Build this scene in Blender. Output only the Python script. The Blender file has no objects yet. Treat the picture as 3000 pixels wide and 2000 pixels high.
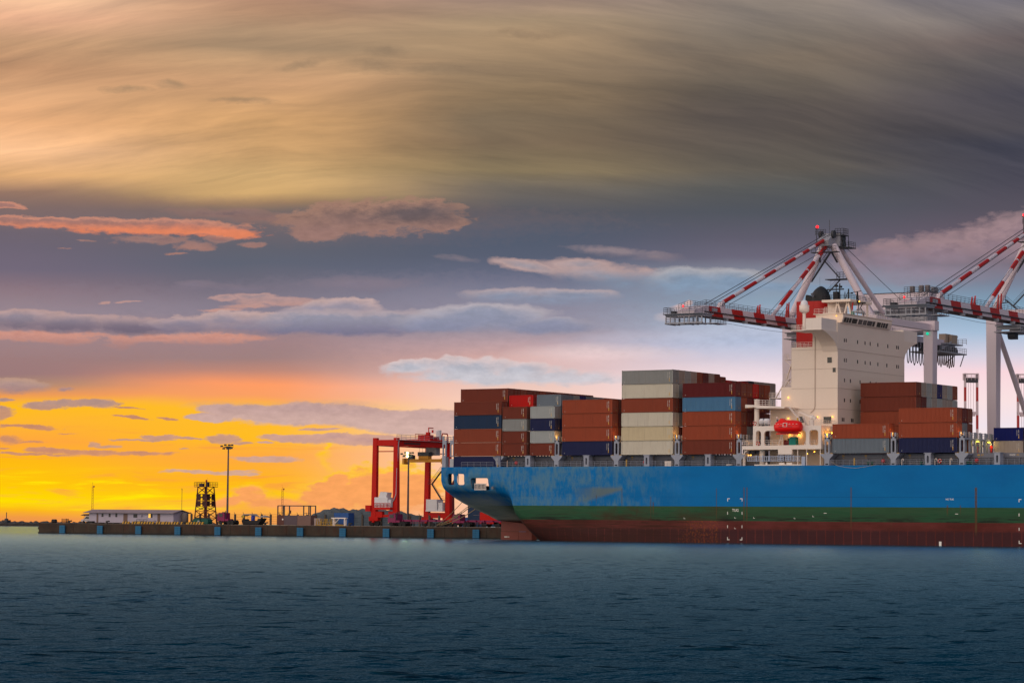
import bpy, math, random
import numpy as np
from mathutils import Vector, Matrix
random.seed(7); RNG = np.random.default_rng(11)
SC = bpy.context.scene
COL = SC.collection
PI = math.pi

# world axes: x runs along the ship towards its bow, y from the open water across ship and quay, z up (metres)
HEAD = 0.58061                                    # angle between the camera's heading and the +y axis
CAM = Vector((320.43, -488.43, 2.90))
FWD = Vector((-math.sin(HEAD), math.cos(HEAD), 0)); RIGHT = Vector((math.cos(HEAD), math.sin(HEAD), 0))
QZ = 2.66                                         # quay deck height
QY = 47.0                                         # quay face

def lin(c):
    f = lambda v: v/12.92 if v <= 0.04045 else ((v+0.055)/1.055)**2.4
    return tuple(f(x/255.0) for x in c[:3])

# ------------------------------------------------------------------ objects
def tag(o, label=None, cat=None, group=None, kind=None):
    if label: o['label'] = label
    if cat: o['category'] = cat
    if group: o['group'] = group
    if kind: o['kind'] = kind
    return o
def thing(name, label, cat, loc=(0,0,0), rz=0.0, group=None):
    o = bpy.data.objects.new(name, None); COL.objects.link(o)
    o.empty_display_size = 0.5
    o.location = loc; o.rotation_euler = (0,0,rz)
    return tag(o, label, cat, group)
def copy_tree(o, parent=None):
    c = o.copy(); COL.objects.link(c)
    if parent is not None: c.parent = parent
    for ch in list(o.children): copy_tree(ch, c)
    return c

class MB:
    """collects simple solids and links them as one mesh object"""
    def __init__(s): s.v=[]; s.f=[]; s.sm=[]; s.mi=[]; s.m=0
    def add(s, vs, fs, smooth=False):
        b=len(s.v); s.v += [tuple(p) for p in vs]
        for f in fs: s.f.append(tuple(i+b for i in f)); s.sm.append(smooth); s.mi.append(s.m)
        return s
    def box(s, x0,x1,y0,y1,z0,z1):
        if x0>x1: x0,x1=x1,x0
        if y0>y1: y0,y1=y1,y0
        if z0>z1: z0,z1=z1,z0
        return s.add([(x0,y0,z0),(x1,y0,z0),(x1,y1,z0),(x0,y1,z0),(x0,y0,z1),(x1,y0,z1),(x1,y1,z1),(x0,y1,z1)],
              [(0,3,2,1),(4,5,6,7),(0,1,5,4),(1,2,6,5),(2,3,7,6),(3,0,4,7)])
    def cbox(s, c, d): return s.box(c[0]-d[0]/2,c[0]+d[0]/2,c[1]-d[1]/2,c[1]+d[1]/2,c[2]-d[2]/2,c[2]+d[2]/2)
    def frame(s, p, q, up=(0,0,1)):
        p=Vector(p);q=Vector(q); d=(q-p).normalized(); up=Vector(up)
        if abs(d.dot(up))>0.97: up=Vector((0,1,0)) if abs(d.y)<0.9 else Vector((1,0,0))
        x=d.cross(up).normalized(); y=x.cross(d)
        return p,q,x,y
    def bar(s, p, q, w, h=None, w2=None, h2=None, up=(0,0,1)):
        h=h or w; w2=w2 or w; h2=h2 or h
        p,q,x,y=s.frame(p,q,up)
        vs=[p-x*w/2-y*h/2,p+x*w/2-y*h/2,p+x*w/2+y*h/2,p-x*w/2+y*h/2,q-x*w2/2-y*h2/2,q+x*w2/2-y*h2/2,q+x*w2/2+y*h2/2,q-x*w2/2+y*h2/2]
        return s.add(vs,[(0,1,2,3),(7,6,5,4),(0,4,5,1),(1,5,6,2),(2,6,7,3),(3,7,4,0)])
    def tube(s, p, q, r, n=8, r2=None, caps=True):
        r2=r if r2 is None else r2
        p,q,x,y=s.frame(p,q)
        a=[2*PI*i/n for i in range(n)]
        vs=[p+x*math.cos(t)*r+y*math.sin(t)*r for t in a]+[q+x*math.cos(t)*r2+y*math.sin(t)*r2 for t in a]
        s.add(vs,[(i,(i+1)%n,n+(i+1)%n,n+i)[::-1] for i in range(n)],n>6)
        if caps: s.add(vs[:n],[tuple(range(n))]); s.add(vs[n:],[tuple(range(n))[::-1]])
        return s
    def path(s, pts, r, n=6):
        for a,b in zip(pts[:-1],pts[1:]): s.tube(a,b,r,n)
        return s
    def lathe(s, prof, c=(0,0,0), n=16, smooth=True):
        vs=[];fs=[]
        for (r,z) in prof:
            for i in range(n): vs.append((c[0]+r*math.cos(2*PI*i/n),c[1]+r*math.sin(2*PI*i/n),c[2]+z))
        for k in range(len(prof)-1):
            for i in range(n): fs.append((k*n+i,k*n+(i+1)%n,(k+1)*n+(i+1)%n,(k+1)*n+i))
        fs.append(tuple(range(n))[::-1]); fs.append(tuple((len(prof)-1)*n+i for i in range(n)))
        return s.add(vs,fs,smooth)
    def ball(s, c, r, n=10, sx=1,sy=1,sz=1):
        prof=[];m=max(5,n//2)
        vs=[];fs=[]
        for k in range(1,m):
            t=PI*k/m
            for i in range(n): vs.append((c[0]+sx*r*math.sin(t)*math.cos(2*PI*i/n),c[1]+sy*r*math.sin(t)*math.sin(2*PI*i/n),c[2]-sz*r*math.cos(t)))
        for k in range(m-2):
            for i in range(n): fs.append((k*n+i,k*n+(i+1)%n,(k+1)*n+(i+1)%n,(k+1)*n+i))
        b=len(vs); vs+= [(c[0],c[1],c[2]-sz*r),(c[0],c[1],c[2]+sz*r)]
        for i in range(n):
            fs.append((b,(i+1)%n,i)); fs.append((b+1,(m-2)*n+i,(m-2)*n+(i+1)%n))
        return s.add(vs,fs,True)
    def prism(s, poly, axis, a, b):
        """poly: 2-D outline in the plane across axis (x:(y,z) y:(x,z) z:(x,y)), swept from a to b"""
        mk={'x':lambda p,t:(t,p[0],p[1]),'y':lambda p,t:(p[0],t,p[1]),'z':lambda p,t:(p[0],p[1],t)}[axis]
        n=len(poly); vs=[mk(p,a) for p in poly]+[mk(p,b) for p in poly]
        return s.add(vs,[tuple(range(n)),tuple(range(n,2*n))[::-1]]+[(i,n+i,n+(i+1)%n,(i+1)%n) for i in range(n)])
    def rail(s, pts, h=1.05, step=1.6, r=0.035, mids=2, n=4):
        """posts and rails of a guard rail along pts"""
        for a,b in zip(pts[:-1],pts[1:]):
            a=Vector(a);b=Vector(b); L=(b-a).length; k=max(1,round(L/step))
            for i in range(k+1):
                p=a.lerp(b,i/k); s.tube(p,p+Vector((0,0,h)),r,n,caps=False)
            for j in range(mids+1):
                z=Vector((0,0,h*(j+1)/(mids+1))); s.tube(a+z,b+z,r,n,caps=False)
        return s
    def build(s, name, mat, parent=None, fix=True):
        me=bpy.data.meshes.new(name); me.from_pydata(s.v,[],s.f)
        if s.sm and any(s.sm): me.polygons.foreach_set('use_smooth',s.sm)
        if any(s.mi): me.polygons.foreach_set('material_index',s.mi)
        me.update()
        if fix:
            import bmesh
            bm=bmesh.new(); bm.from_mesh(me); bmesh.ops.recalc_face_normals(bm,faces=bm.faces); bm.to_mesh(me); bm.free()
        for m in (mat if isinstance(mat,(list,tuple)) else [mat]): me.materials.append(m)
        o=bpy.data.objects.new(name,me); COL.objects.link(o)
        if parent is not None: o.parent=parent
        return o

def frame_panel(mb, x0,x1,z0,z1, holes, y0,y1, n=6):
    """a plate in the x-z plane between y0 and y1 with rounded rectangular holes [(x0,x1,z0,z1,r)] side by side, left to right"""
    cuts=[x0]
    for i,h in enumerate(holes):
        mb_l = cuts[-1]
        mb.box(mb_l,h[0],y0,y1,z0,z1)
        hx0,hx1,hz0,hz1,r=h
        def top(rev):
            pts=[(hx0,hz1-r)]
            for k in range(1,n): a=PI-PI/2*k/n; pts.append((hx0+r+r*math.cos(a),hz1-r+r*math.sin(a)))
            pts.append((hx0+r,hz1)); pts.append((hx1-r,hz1))
            for k in range(1,n): a=PI/2-PI/2*k/n; pts.append((hx1-r+r*math.cos(a),hz1-r+r*math.sin(a)))
            pts.append((hx1,hz1-r)); return pts
        t=top(False)
        # split into quads up to z1 so that the plate stays convex
        for p,q in zip(t[:-1],t[1:]):
            if abs(q[0]-p[0])>1e-6: mb.prism([p,q,(q[0],z1),(p[0],z1)],'y',y0,y1)
        rb=min(r,0.25)
        b=[(hx0,hz0+rb),(hx0+rb*0.3,hz0+rb*0.3),(hx0+rb,hz0),(hx1-rb,hz0),(hx1-rb*0.3,hz0+rb*0.3),(hx1,hz0+rb)]
        for p,q in zip(b[:-1],b[1:]):
            if abs(q[0]-p[0])>1e-6: mb.prism([(p[0],z0),(q[0],z0),q,p],'y',y0,y1)
        cuts.append(hx1)
    mb.box(cuts[-1],x1,y0,y1,z0,z1)

# ------------------------------------------------------------------ node helpers
class NT:
    def __init__(s, tree): s.t=tree; s.n=tree.nodes; s.l=tree.links
    def new(s, typ, **k):
        n=s.n.new(typ)
        for a,b in k.items(): setattr(n,a,b)
        return n
    def put(s, sock, v):
        if isinstance(v, bpy.types.NodeSocket): s.l.new(v, sock)
        elif v is not None:
            if sock.type=='RGBA' and len(v)==3: v=(*v,1)
            sock.default_value=v
    def math(s, op, a, b=None, c=None, clamp=False):
        n=s.new('ShaderNodeMath',operation=op,use_clamp=clamp); s.put(n.inputs[0],a)
        if b is not None: s.put(n.inputs[1],b)
        if c is not None: s.put(n.inputs[2],c)
        return n.outputs[0]
    def vec(s, op, a, b=None, scale=None):
        n=s.new('ShaderNodeVectorMath',operation=op); s.put(n.inputs[0],a)
        if b is not None: s.put(n.inputs[1],b)
        if scale is not None: s.put(n.inputs['Scale'],scale)
        return n.outputs['Value'] if op in('LENGTH','DOT_PRODUCT') else n.outputs[0]
    def comb(s,x=0,y=0,z=0):
        n=s.new('ShaderNodeCombineXYZ'); s.put(n.inputs[0],x); s.put(n.inputs[1],y); s.put(n.inputs[2],z); return n.outputs[0]
    def sep(s,v):
        n=s.new('ShaderNodeSeparateXYZ'); s.put(n.inputs[0],v); return n.outputs
    def noise(s, v, scale=1, detail=4, rough=0.5, dist=0.0, out='Fac'):
        n=s.new('ShaderNodeTexNoise'); s.put(n.inputs['Vector'],v); n.inputs['Scale'].default_value=scale
        n.inputs['Detail'].default_value=detail; n.inputs['Roughness'].default_value=rough; n.inputs['Distortion'].default_value=dist
        return n.outputs[out]
    def rng(s, v, a,b, c=0.0,d=1.0, smooth=False):
        n=s.new('ShaderNodeMapRange'); n.interpolation_type='SMOOTHSTEP' if smooth else 'LINEAR'
        s.put(n.inputs['Value'],v)
        for k,x in zip(('From Min','From Max','To Min','To Max'),(a,b,c,d)): n.inputs[k].default_value=x
        return n.outputs['Result']
    def mix(s, f, a, b, blend='MIX'):
        n=s.new('ShaderNodeMix',data_type='RGBA',blend_type=blend); n.clamp_factor=True
        s.put(n.inputs[0],f); s.put(n.inputs[6],a); s.put(n.inputs[7],b); return n.outputs[2]
    def ramp(s, f, stops, interp='LINEAR'):
        n=s.new('ShaderNodeValToRGB'); cr=n.color_ramp; cr.interpolation=interp
        stops=sorted(stops)
        while len(cr.elements)<len(stops): cr.elements.new(0.5)
        for e,(p,c) in zip(cr.elements,stops): e.position=p; e.color=(*c[:3],1)
        s.put(n.inputs[0],f); return n.outputs[0]
    def mapping(s, v, loc=(0,0,0), rot=(0,0,0), scale=(1,1,1), typ='POINT'):
        n=s.new('ShaderNodeMapping',vector_type=typ); s.put(n.inputs[0],v)
        n.inputs['Location'].default_value=loc; n.inputs['Rotation'].default_value=rot; n.inputs['Scale'].default_value=scale
        return n.outputs[0]

def material(name):
    m=bpy.data.materials.new(name); m.use_nodes=True
    t=NT(m.node_tree); b=m.node_tree.nodes['Principled BSDF']
    return m,t,b
_M={}
def paint(name, col, rough=0.5, metal=0.0, wear=0.25, scale=1.2, streak=True, spec=0.3, dirt=(0.10,0.075,0.055)):
    """weathered paint: the colour broken by large faded patches, downward dirt streaks and fine grain"""
    if name in _M: return _M[name]
    m,t,b=material(name)
    tc=t.new('ShaderNodeTexCoord').outputs['Object']
    oi=t.new('ShaderNodeObjectInfo').outputs['Random']
    v=t.vec('ADD',tc,t.comb(t.math('MULTIPLY',oi,37.0),t.math('MULTIPLY',oi,11.0),0))
    n1=t.noise(v,scale*0.35,5,0.6)
    c=t.mix(t.rng(n1,0.35,0.7,0,wear),col,tuple(min(1,x*0.80+0.02) for x in col))
    if streak:
        n2=t.noise(t.mapping(v,scale=(2.2,2.2,0.12)),scale*1.3,5,0.65)
        c=t.mix(t.rng(n2,0.55,0.8,0,wear*1.3),c,dirt)
    n3=t.noise(v,scale*9,3,0.6)
    c=t.mix(t.rng(n3,0.4,0.75,0,0.22*wear/0.25),c,tuple(x*0.55 for x in col))
    t.put(b.inputs['Base Color'],c)
    t.put(b.inputs['Roughness'],t.rng(n1,0.3,0.7,rough-0.08,rough+0.12))
    b.inputs['Metallic'].default_value=metal
    b.inputs['Specular IOR Level'].default_value=spec
    _M[name]=m; return m
def lamp_mat(name, col, strength):
    if name in _M: return _M[name]
    m,t,b=material(name)
    b.inputs['Base Color'].default_value=(*col,1); b.inputs['Emission Color'].default_value=(*col,1); b.inputs['Emission Strength'].default_value=strength
    _M[name]=m; return m
def glow(name, loc, col, power, r=0.15, parent=None):
    l=bpy.data.lights.new(name,'POINT'); l.energy=power; l.color=col; l.shadow_soft_size=r
    o=bpy.data.objects.new(name,l); COL.objects.link(o); o.location=loc
    if parent: o.parent=parent
    return o
SKY_SIDE=(1.75,1.40,1.18); SKY_BOW=(0.62,0.40,0.51); SKY_ZENITH=(0.30,0.34,0.42); SKY_AHEAD=(0.003,0.06,0.12)
WATER_BUMP=1.0; WB=(2.8,0.30); WR=(0.40,0.25,0.10); WF=(0.20,0.74,1.2); WATER_BODY=(0.000,0.026,0.052); WATER_TINT=(0.45,0.79,1.0)
SUN_E=0.06; SUN_A=90
HAZE=0
# ------------------------------------------------------------------ camera
cd=bpy.data.cameras.new('camera'); cam=bpy.data.objects.new('camera',cd); COL.objects.link(cam); SC.camera=cam
cd.sensor_fit='HORIZONTAL'; cd.sensor_width=36.0; cd.lens=8063.79/3000*36.0; cd.clip_start=0.5; cd.clip_end=60000
PITCH,ROLL=0.06703,0.00952
f=(FWD*math.cos(PITCH)+Vector((0,0,1))*math.sin(PITCH)); up0=(-FWD*math.sin(PITCH)+Vector((0,0,1))*math.cos(PITCH))
r=RIGHT*math.cos(ROLL)+up0*math.sin(ROLL); u=-RIGHT*math.sin(ROLL)+up0*math.cos(ROLL)
cam.matrix_world=Matrix(((r.x,u.x,-f.x,CAM.x),(r.y,u.y,-f.y,CAM.y),(r.z,u.z,-f.z,CAM.z),(0,0,0,1)))

# ------------------------------------------------------------------ sky: Nishita base, cloud cover from noise in azimuth / elevation
W=bpy.data.worlds.new('World'); SC.world=W; W.use_nodes=True
T=NT(W.node_tree)
bg=[n for n in T.n if n.type=='BACKGROUND'][0]
D=T.new('ShaderNodeTexCoord').outputs['Generated']
dx=T.vec('DOT_PRODUCT',D,tuple(RIGHT)); dy=T.vec('DOT_PRODUCT',D,tuple(FWD)); dz=T.sep(D)[2]
az=T.math('ARCTAN2',dx,dy); el=T.math('ARCSINE',dz)
K=8.064                                             # sky chart: u grows to the right, v downwards, 7.1 degrees per unit
U=T.math('MULTIPLY_ADD',az,K,1.5)
V=T.math('MULTIPLY_ADD',el,-K,T.math('MULTIPLY_ADD',az,0.0768,1.5413))
P0=T.comb(U,V,0)
w1=T.noise(T.mapping(P0,scale=(1.6,4.0,1)),1.0,5,0.55,out='Color')
w1=T.vec('SUBTRACT',w1,(0.5,0.5,0.5))
Vb=T.math('ADD',V,T.math('MULTIPLY',T.sep(w1)[1],0.05))
def col(stops): return [(max(0,min(1,p/1.6)),lin(c)) for p,c in stops]
vf=T.math('MULTIPLY',Vb,1/1.6)
C0=col([(0,(252,205,165)),(.08,(235,180,145)),(.15,(205,160,122)),(.22,(195,148,112)),(.3,(220,168,125)),(.38,(240,180,130)),(.46,(252,196,148)),(.53,(228,175,122)),(.575,(150,118,102)),(.62,(125,105,102)),(.70,(108,99,112)),(.8,(115,105,122)),(.86,(140,117,126)),(.92,(152,130,136)),(.99,(160,128,128)),(1.1,(156,122,122)),(1.135,(168,136,116)),(1.165,(238,155,85)),(1.19,(255,190,25)),(1.24,(255,182,50)),(1.3,(255,166,62)),(1.345,(255,185,20)),(1.42,(255,200,8)),(1.47,(255,222,0)),(1.495,(252,180,25)),(1.515,(238,150,72)),(1.54,(236,146,82))])
C1=col([(0,(175,136,112)),(.05,(186,146,116)),(.1,(178,146,116)),(.15,(166,138,110)),(.19,(198,158,120)),(.25,(204,158,118)),(.35,(210,162,112)),(.45,(206,162,112)),(.52,(212,172,118)),(.575,(205,166,112)),(.605,(160,128,98)),(.63,(112,102,99)),(.7,(100,98,106)),(.78,(96,100,115)),(.85,(114,108,122)),(.92,(126,118,132)),(1.0,(160,126,126)),(1.055,(160,128,126)),(1.09,(190,136,120)),(1.13,(255,157,102)),(1.165,(250,160,100)),(1.2,(255,188,45)),(1.28,(255,188,35)),(1.33,(255,170,62)),(1.40,(255,180,30)),(1.45,(255,196,20)),(1.5,(250,172,72)),(1.54,(246,160,85))])
C2=col([(0,(164,138,123)),(.07,(171,146,118)),(.12,(177,148,116)),(.2,(148,125,100)),(.28,(144,121,94)),(.35,(124,107,87)),(.42,(115,99,81)),(.5,(134,118,91)),(.55,(112,104,95)),(.62,(88,89,98)),(.68,(82,91,108)),(.75,(88,95,114)),(.82,(106,110,132)),(.88,(122,128,150)),(.97,(150,148,166)),(1.01,(196,166,170)),(1.05,(215,172,166)),(1.08,(216,180,176)),(1.12,(232,196,186)),(1.17,(246,204,186)),(1.25,(250,206,180)),(1.33,(252,200,170)),(1.54,(250,196,165))])
C3=col([(0,(144,132,122)),(.06,(140,128,118)),(.12,(132,120,108)),(.18,(126,112,98)),(.25,(108,98,88)),(.33,(97,88,83)),(.4,(94,86,81)),(.5,(96,90,83)),(.55,(87,88,88)),(.62,(82,86,95)),(.7,(96,93,108)),(.76,(108,104,122)),(.81,(138,144,160)),(.88,(140,160,180)),(.95,(170,185,206)),(1.0,(186,196,220)),(1.06,(216,206,220)),(1.12,(246,226,232)),(1.2,(250,223,228)),(1.54,(250,226,230))])
C4=col([(0,(118,115,126)),(.08,(130,122,122)),(.14,(114,102,101)),(.2,(98,92,93)),(.3,(82,79,88)),(.4,(79,76,83)),(.45,(73,73,85)),(.55,(78,76,88)),(.63,(88,83,95)),(.7,(102,90,104)),(.78,(120,109,122)),(.84,(122,130,150)),(.9,(126,156,180)),(.98,(166,190,215)),(1.05,(216,210,225)),(1.1,(250,215,221)),(1.18,(250,226,226)),(1.25,(240,228,236)),(1.32,(255,232,216)),(1.54,(252,232,226))])
Uw=T.math('ADD',U,T.math('MULTIPLY',T.sep(w1)[0],0.35))
cur=None
for i,st in enumerate((C0,C1,C2,C3,C4)):
    rc=T.ramp(vf,st)
    cur=rc if cur is None else T.mix(T.rng(Uw,0.75*(i-1),0.75*i,0,1,smooth=True),cur,rc)
# high streaks: thin cloud drawn out along gently bending lines
uu=T.math('SUBTRACT',U,0.5)
bend=T.math('MULTIPLY_ADD',T.math('MULTIPLY',uu,uu),0.105,T.math('MULTIPLY',uu,-0.15))
q=T.math('ADD',T.math('SUBTRACT',V,bend),T.math('MULTIPLY',T.sep(w1)[2],0.065))
st1=T.noise(T.comb(T.math('MULTIPLY',U,0.8),T.math('MULTIPLY',q,6.5),2.0),1.0,7,0.6,0.6)
st2=T.noise(T.comb(T.math('MULTIPLY',U,1.7),T.math('MULTIPLY',q,19.0),5.0),1.0,8,0.66,0.7)
hi=T.rng(V,0.5,0.64,1,0,smooth=True)
amt=T.math('ADD',T.rng(st1,0.32,0.68,-0.22,0.18),T.rng(st2,0.3,0.7,-0.13,0.12))
gain=T.math('ADD',1.0,T.math('MULTIPLY',amt,hi))
g1=T.math('SUBTRACT',gain,1.0)
cur=T.vec('MULTIPLY',cur,T.comb(gain,T.math('MULTIPLY_ADD',g1,0.92,1.0),T.math('MULTIPLY_ADD',g1,0.75,1.0)))
# warped chart for ragged cloud outlines
wa=T.vec('SUBTRACT',T.noise(T.mapping(P0,scale=(6,15,1)),1.0,6,0.6,out='Color'),(0.5,0.5,0.5))
Pw=T.vec('ADD',P0,T.vec('MULTIPLY',wa,(0.115,0.045,0)))
ed=T.math('SUBTRACT',T.noise(T.mapping(P0,scale=(20,46,1)),1.0,7,0.62),0.5)
puff=T.new('ShaderNodeTexVoronoi',feature='SMOOTH_F1'); puff.inputs['Smoothness'].default_value=0.35
T.put(puff.inputs['Vector'],T.mapping(Pw,scale=(24,46,1))); puff.inputs['Scale'].default_value=1.0
puf=T.math('SUBTRACT',puff.outputs['Distance'],0.45)
fine=T.math('SUBTRACT',T.noise(T.mapping(Pw,scale=(42,95,1)),1.0,5,0.65,0.4),0.5)
def field(ells, p):
    d=None
    for (cx,cy,rx,ry,*rt) in ells:
        e=T.vec('LENGTH',T.mapping(p,loc=(cx,cy,0),rot=(0,0,rt[0] if rt else 0),scale=(rx,ry,1),typ='TEXTURE'))
        d=e if d is None else T.math('SMOOTH_MIN',d,e,0.25)
    return d
def cloud(cur, ells, top, body, low, vt, vb, soft=0.18, edge=0.8, puffy=0.0, alpha=1.0, rim=0.35, base=4.0):
    d=field(ells,T.vec('ADD',Pw,T.vec('SCALE',cur,scale=1e-7)))      # each layer evaluated after the one below it
    d=T.math('ADD',d,T.math('MULTIPLY_ADD',fine,edge*0.55,T.math('MULTIPLY',ed,edge)))
    if puffy: d=T.math('ADD',d,T.math('MULTIPLY',puf,puffy))
    vv=T.math('MULTIPLY_ADD',ed,0.035,T.math('MULTIPLY_ADD',d,1e-7,V))
    t=T.rng(vv,vt,vb,0,1,smooth=True)
    # crisp lit tops, bases that melt into the sky
    k=T.math('MULTIPLY_ADD',t,soft*base,soft)
    m=T.math('DIVIDE',T.math('SUBTRACT',T.math('ADD',1.0,soft),d),T.math('ADD',k,soft),clamp=True)
    m=T.math('MULTIPLY',T.math('SMOOTH_MIN',m,1.0,0.2),alpha)
    c=T.mix(t,lin(body),lin(low))
    c=T.mix(T.math('MULTIPLY',T.rng(d,1-rim*2.6,0.98,0,0.85),T.math('SUBTRACT',1.0,t)),c,lin(top))
    c=T.vec('SCALE',c,scale=T.math('MULTIPLY_ADD',fine,0.16,T.math('MULTIPLY_ADD',ed,0.42,T.math('MULTIPLY_ADD',d,1e-7,1.0))))
    return T.mix(m,cur,c)
# small dark scuds in the high deck
cur=cloud(cur,[(1.55,.105,.09,.011),(1.13,.158,.05,.014),(1.09,.195,.07,.013),(1.28,.208,.2,.011),(.36,.28,.05,.008),(.49,.262,.045,.008),(.7,.305,.07,.007),(.86,.197,.05,.009,-.2)],(150,126,102),(142,120,99),(150,126,100),.1,.3,soft=.7,edge=1.2,alpha=.6,base=0)
# pink bank under the high deck, left and middle
cur=cloud(cur,[(.5,.66,.9,.05)],(140,114,108),(132,110,110),(120,106,112),.62,.7,soft=.6,edge=1.2,alpha=.45,base=0)
cur=cloud(cur,[(.15,.662,.26,.014),(.45,.672,.26,.022),(.62,.684,.15,.018,.06),(.02,.62,.06,.01)],(222,150,122),(164,120,112),(226,132,96),.655,.688,soft=.16,edge=1.0,rim=.2,base=.6,puffy=.15)
cur=cloud(cur,[(.66,.632,.14,.014),(.8,.645,.14,.016)],(158,122,110),(122,102,104),(146,112,104),.62,.655,soft=.4,edge=1.2,alpha=.85,base=.5)
cur=cloud(cur,[(1.04,.645,.22,.05),(1.2,.63,.16,.042),(.93,.675,.09,.035),(1.3,.65,.07,.025)],(176,134,114),(122,100,96),(156,120,112),.6,.705,soft=.14,edge=1.1,puffy=.35,rim=.32,base=.5)
cur=cloud(cur,[(1.24,.63,.12,.024)],(104,94,98),(96,88,93),(98,88,92),.6,.66,soft=.6,edge=.8,alpha=.8,base=0)
cur=cloud(cur,[(.44,.71,.1,.012),(.57,.727,.06,.012),(.24,.713,.025,.003),(.2,.738,.025,.002),(.52,.746,.03,.0025),(.74,.722,.035,.009),(.65,.705,.04,.009)],(172,130,118),(146,114,112),(172,126,114),.7,.74,soft=.3,edge=1.7,alpha=.85,base=.3,puffy=.3)
# lenticular sheets right of the middle
cur=cloud(cur,[(1.55,.782,.11,.016,.15),(1.7,.775,.1,.016),(1.76,.802,.16,.03,.12),(1.9,.815,.12,.02,.1),(1.82,.83,.05,.018)],(194,160,152),(160,150,158),(126,142,164),.785,.835,soft=.25,edge=.55,rim=.35)
cur=cloud(cur,[(1.82,.742,.12,.011,.08),(1.92,.758,.06,.014,.1),(1.34,.76,.05,.007,.1)],(158,138,142),(146,132,138),(150,132,138),.73,.77,soft=.5,edge=1.2,alpha=.85)
cur=cloud(cur,[(2.02,.83,.14,.042),(2.15,.83,.14,.04,.08),(2.35,.845,.3,.02,.06)],(182,176,178),(126,146,170),(132,152,176),.795,.85,soft=.12,edge=.3,rim=.28)
cur=cloud(cur,[(1.48,.868,.13,.025),(1.68,.868,.14,.022,.02),(1.6,.88,.2,.018)],(200,176,172),(134,148,170),(128,144,168),.85,.885,soft=.16,edge=.35,rim=.3)
# stratocumulus band across the middle, in a wide thin veil
cur=cloud(cur,[(.5,.95,.9,.075),(1.3,.93,.6,.09)],(150,138,152),(150,140,156),(158,138,146),.9,1.0,soft=.6,edge=1.0,alpha=.5,base=0)
cur=cloud(cur,[(.66,.876,.035,.009),(.74,.872,.07,.011),(.8,.885,.12,.014),(.72,.9,.06,.008),(.31,.892,.02,.005),(.38,.892,.035,.003),(.65,.912,.07,.006)],(200,156,146),(156,138,144),(196,150,140),.86,.91,soft=.2,edge=.8,alpha=.95,base=.8)
cur=cloud(cur,[(.58,.842,.05,.012),(.7,.85,.06,.01),(1.06,.835,.13,.018)],(142,126,136),(134,122,136),(128,118,134),.83,.86,soft=.5,edge=.9,alpha=.6,base=.5)
cur=cloud(cur,[(.05,.99,.26,.014),(.2,1.0,.07,.014),(.36,1.004,.05,.02),(.47,.998,.1,.014),(.62,.998,.14,.015)],(214,152,134),(204,144,130),(174,132,128),.985,1.02,soft=.3,edge=1.8,alpha=.95,base=.8,puffy=.4)
cur=cloud(cur,[(.06,.945,.16,.028),(.2,.955,.14,.024),(.4,.958,.16,.026)],(198,162,154),(150,138,150),(116,104,120),.925,.975,soft=.13,edge=.5,puffy=.2,rim=.3,base=2.5)
cur=cloud(cur,[(.54,.955,.1,.026),(.66,.945,.1,.03),(.78,.95,.2,.034)],(204,170,162),(158,146,156),(126,116,136),.92,.982,soft=.1,edge=.45,puffy=.42,rim=.3,base=2.5)
cur=cloud(cur,[(.93,.905,.08,.024),(1.02,.9,.11,.032),(.88,.92,.08,.02)],(206,174,166),(154,146,160),(150,142,158),.875,.94,soft=.1,edge=.4,puffy=.32,rim=.3,base=2)
cur=cloud(cur,[(.95,.945,.2,.036),(1.15,.945,.2,.036),(1.0,.965,.3,.02)],(184,164,166),(150,148,164),(122,118,142),.92,.985,soft=.16,edge=.5,puffy=.3,rim=.2,base=2.5)
cur=cloud(cur,[(1.42,.93,.2,.042),(1.3,.95,.16,.03),(1.6,.955,.14,.024)],(190,178,182),(146,150,170),(136,138,162),.9,.98,soft=.12,edge=.3,puffy=.14,rim=.22,base=2.5)
# right: cumulus top behind the crane, milky blue below
cur=cloud(cur,[(2.5,.79,.08,.045),(2.62,.775,.1,.06),(2.76,.755,.13,.055),(2.9,.735,.12,.06),(3.0,.7,.14,.06),(2.72,.81,.22,.03)],(172,142,144),(142,120,130),(150,134,150),.71,.82,soft=.3,edge=.8,puffy=.4,rim=.3)
cur=cloud(cur,[(2.0,.905,.03,.014),(1.965,.93,.035,.014),(2.02,.892,.012,.01)],(226,188,180),(220,186,182),(200,186,190),.88,.93,soft=.3,edge=.5,puffy=.4)
# low blue-grey bank
cur=cloud(cur,[(1.22,1.075,.11,.024),(1.36,1.082,.16,.04),(1.53,1.085,.11,.03),(1.66,1.108,.2,.024),(1.45,1.105,.28,.02)],(224,200,196),(178,180,192),(200,198,206),1.06,1.115,soft=.12,edge=.45,puffy=.4,rim=.28,base=3)
cur=cloud(cur,[(1.95,1.02,.26,.035),(2.2,1.0,.25,.04)],(196,196,214),(172,182,206),(182,186,210),.98,1.05,soft=.6,edge=.5,alpha=.7)
cur=cloud(cur,[(1.75,1.05,.2,.03),(2.0,1.1,.3,.03)],(238,214,212),(238,210,210),(244,214,214),1.03,1.1,soft=.6,edge=.6,alpha=.7)
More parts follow.
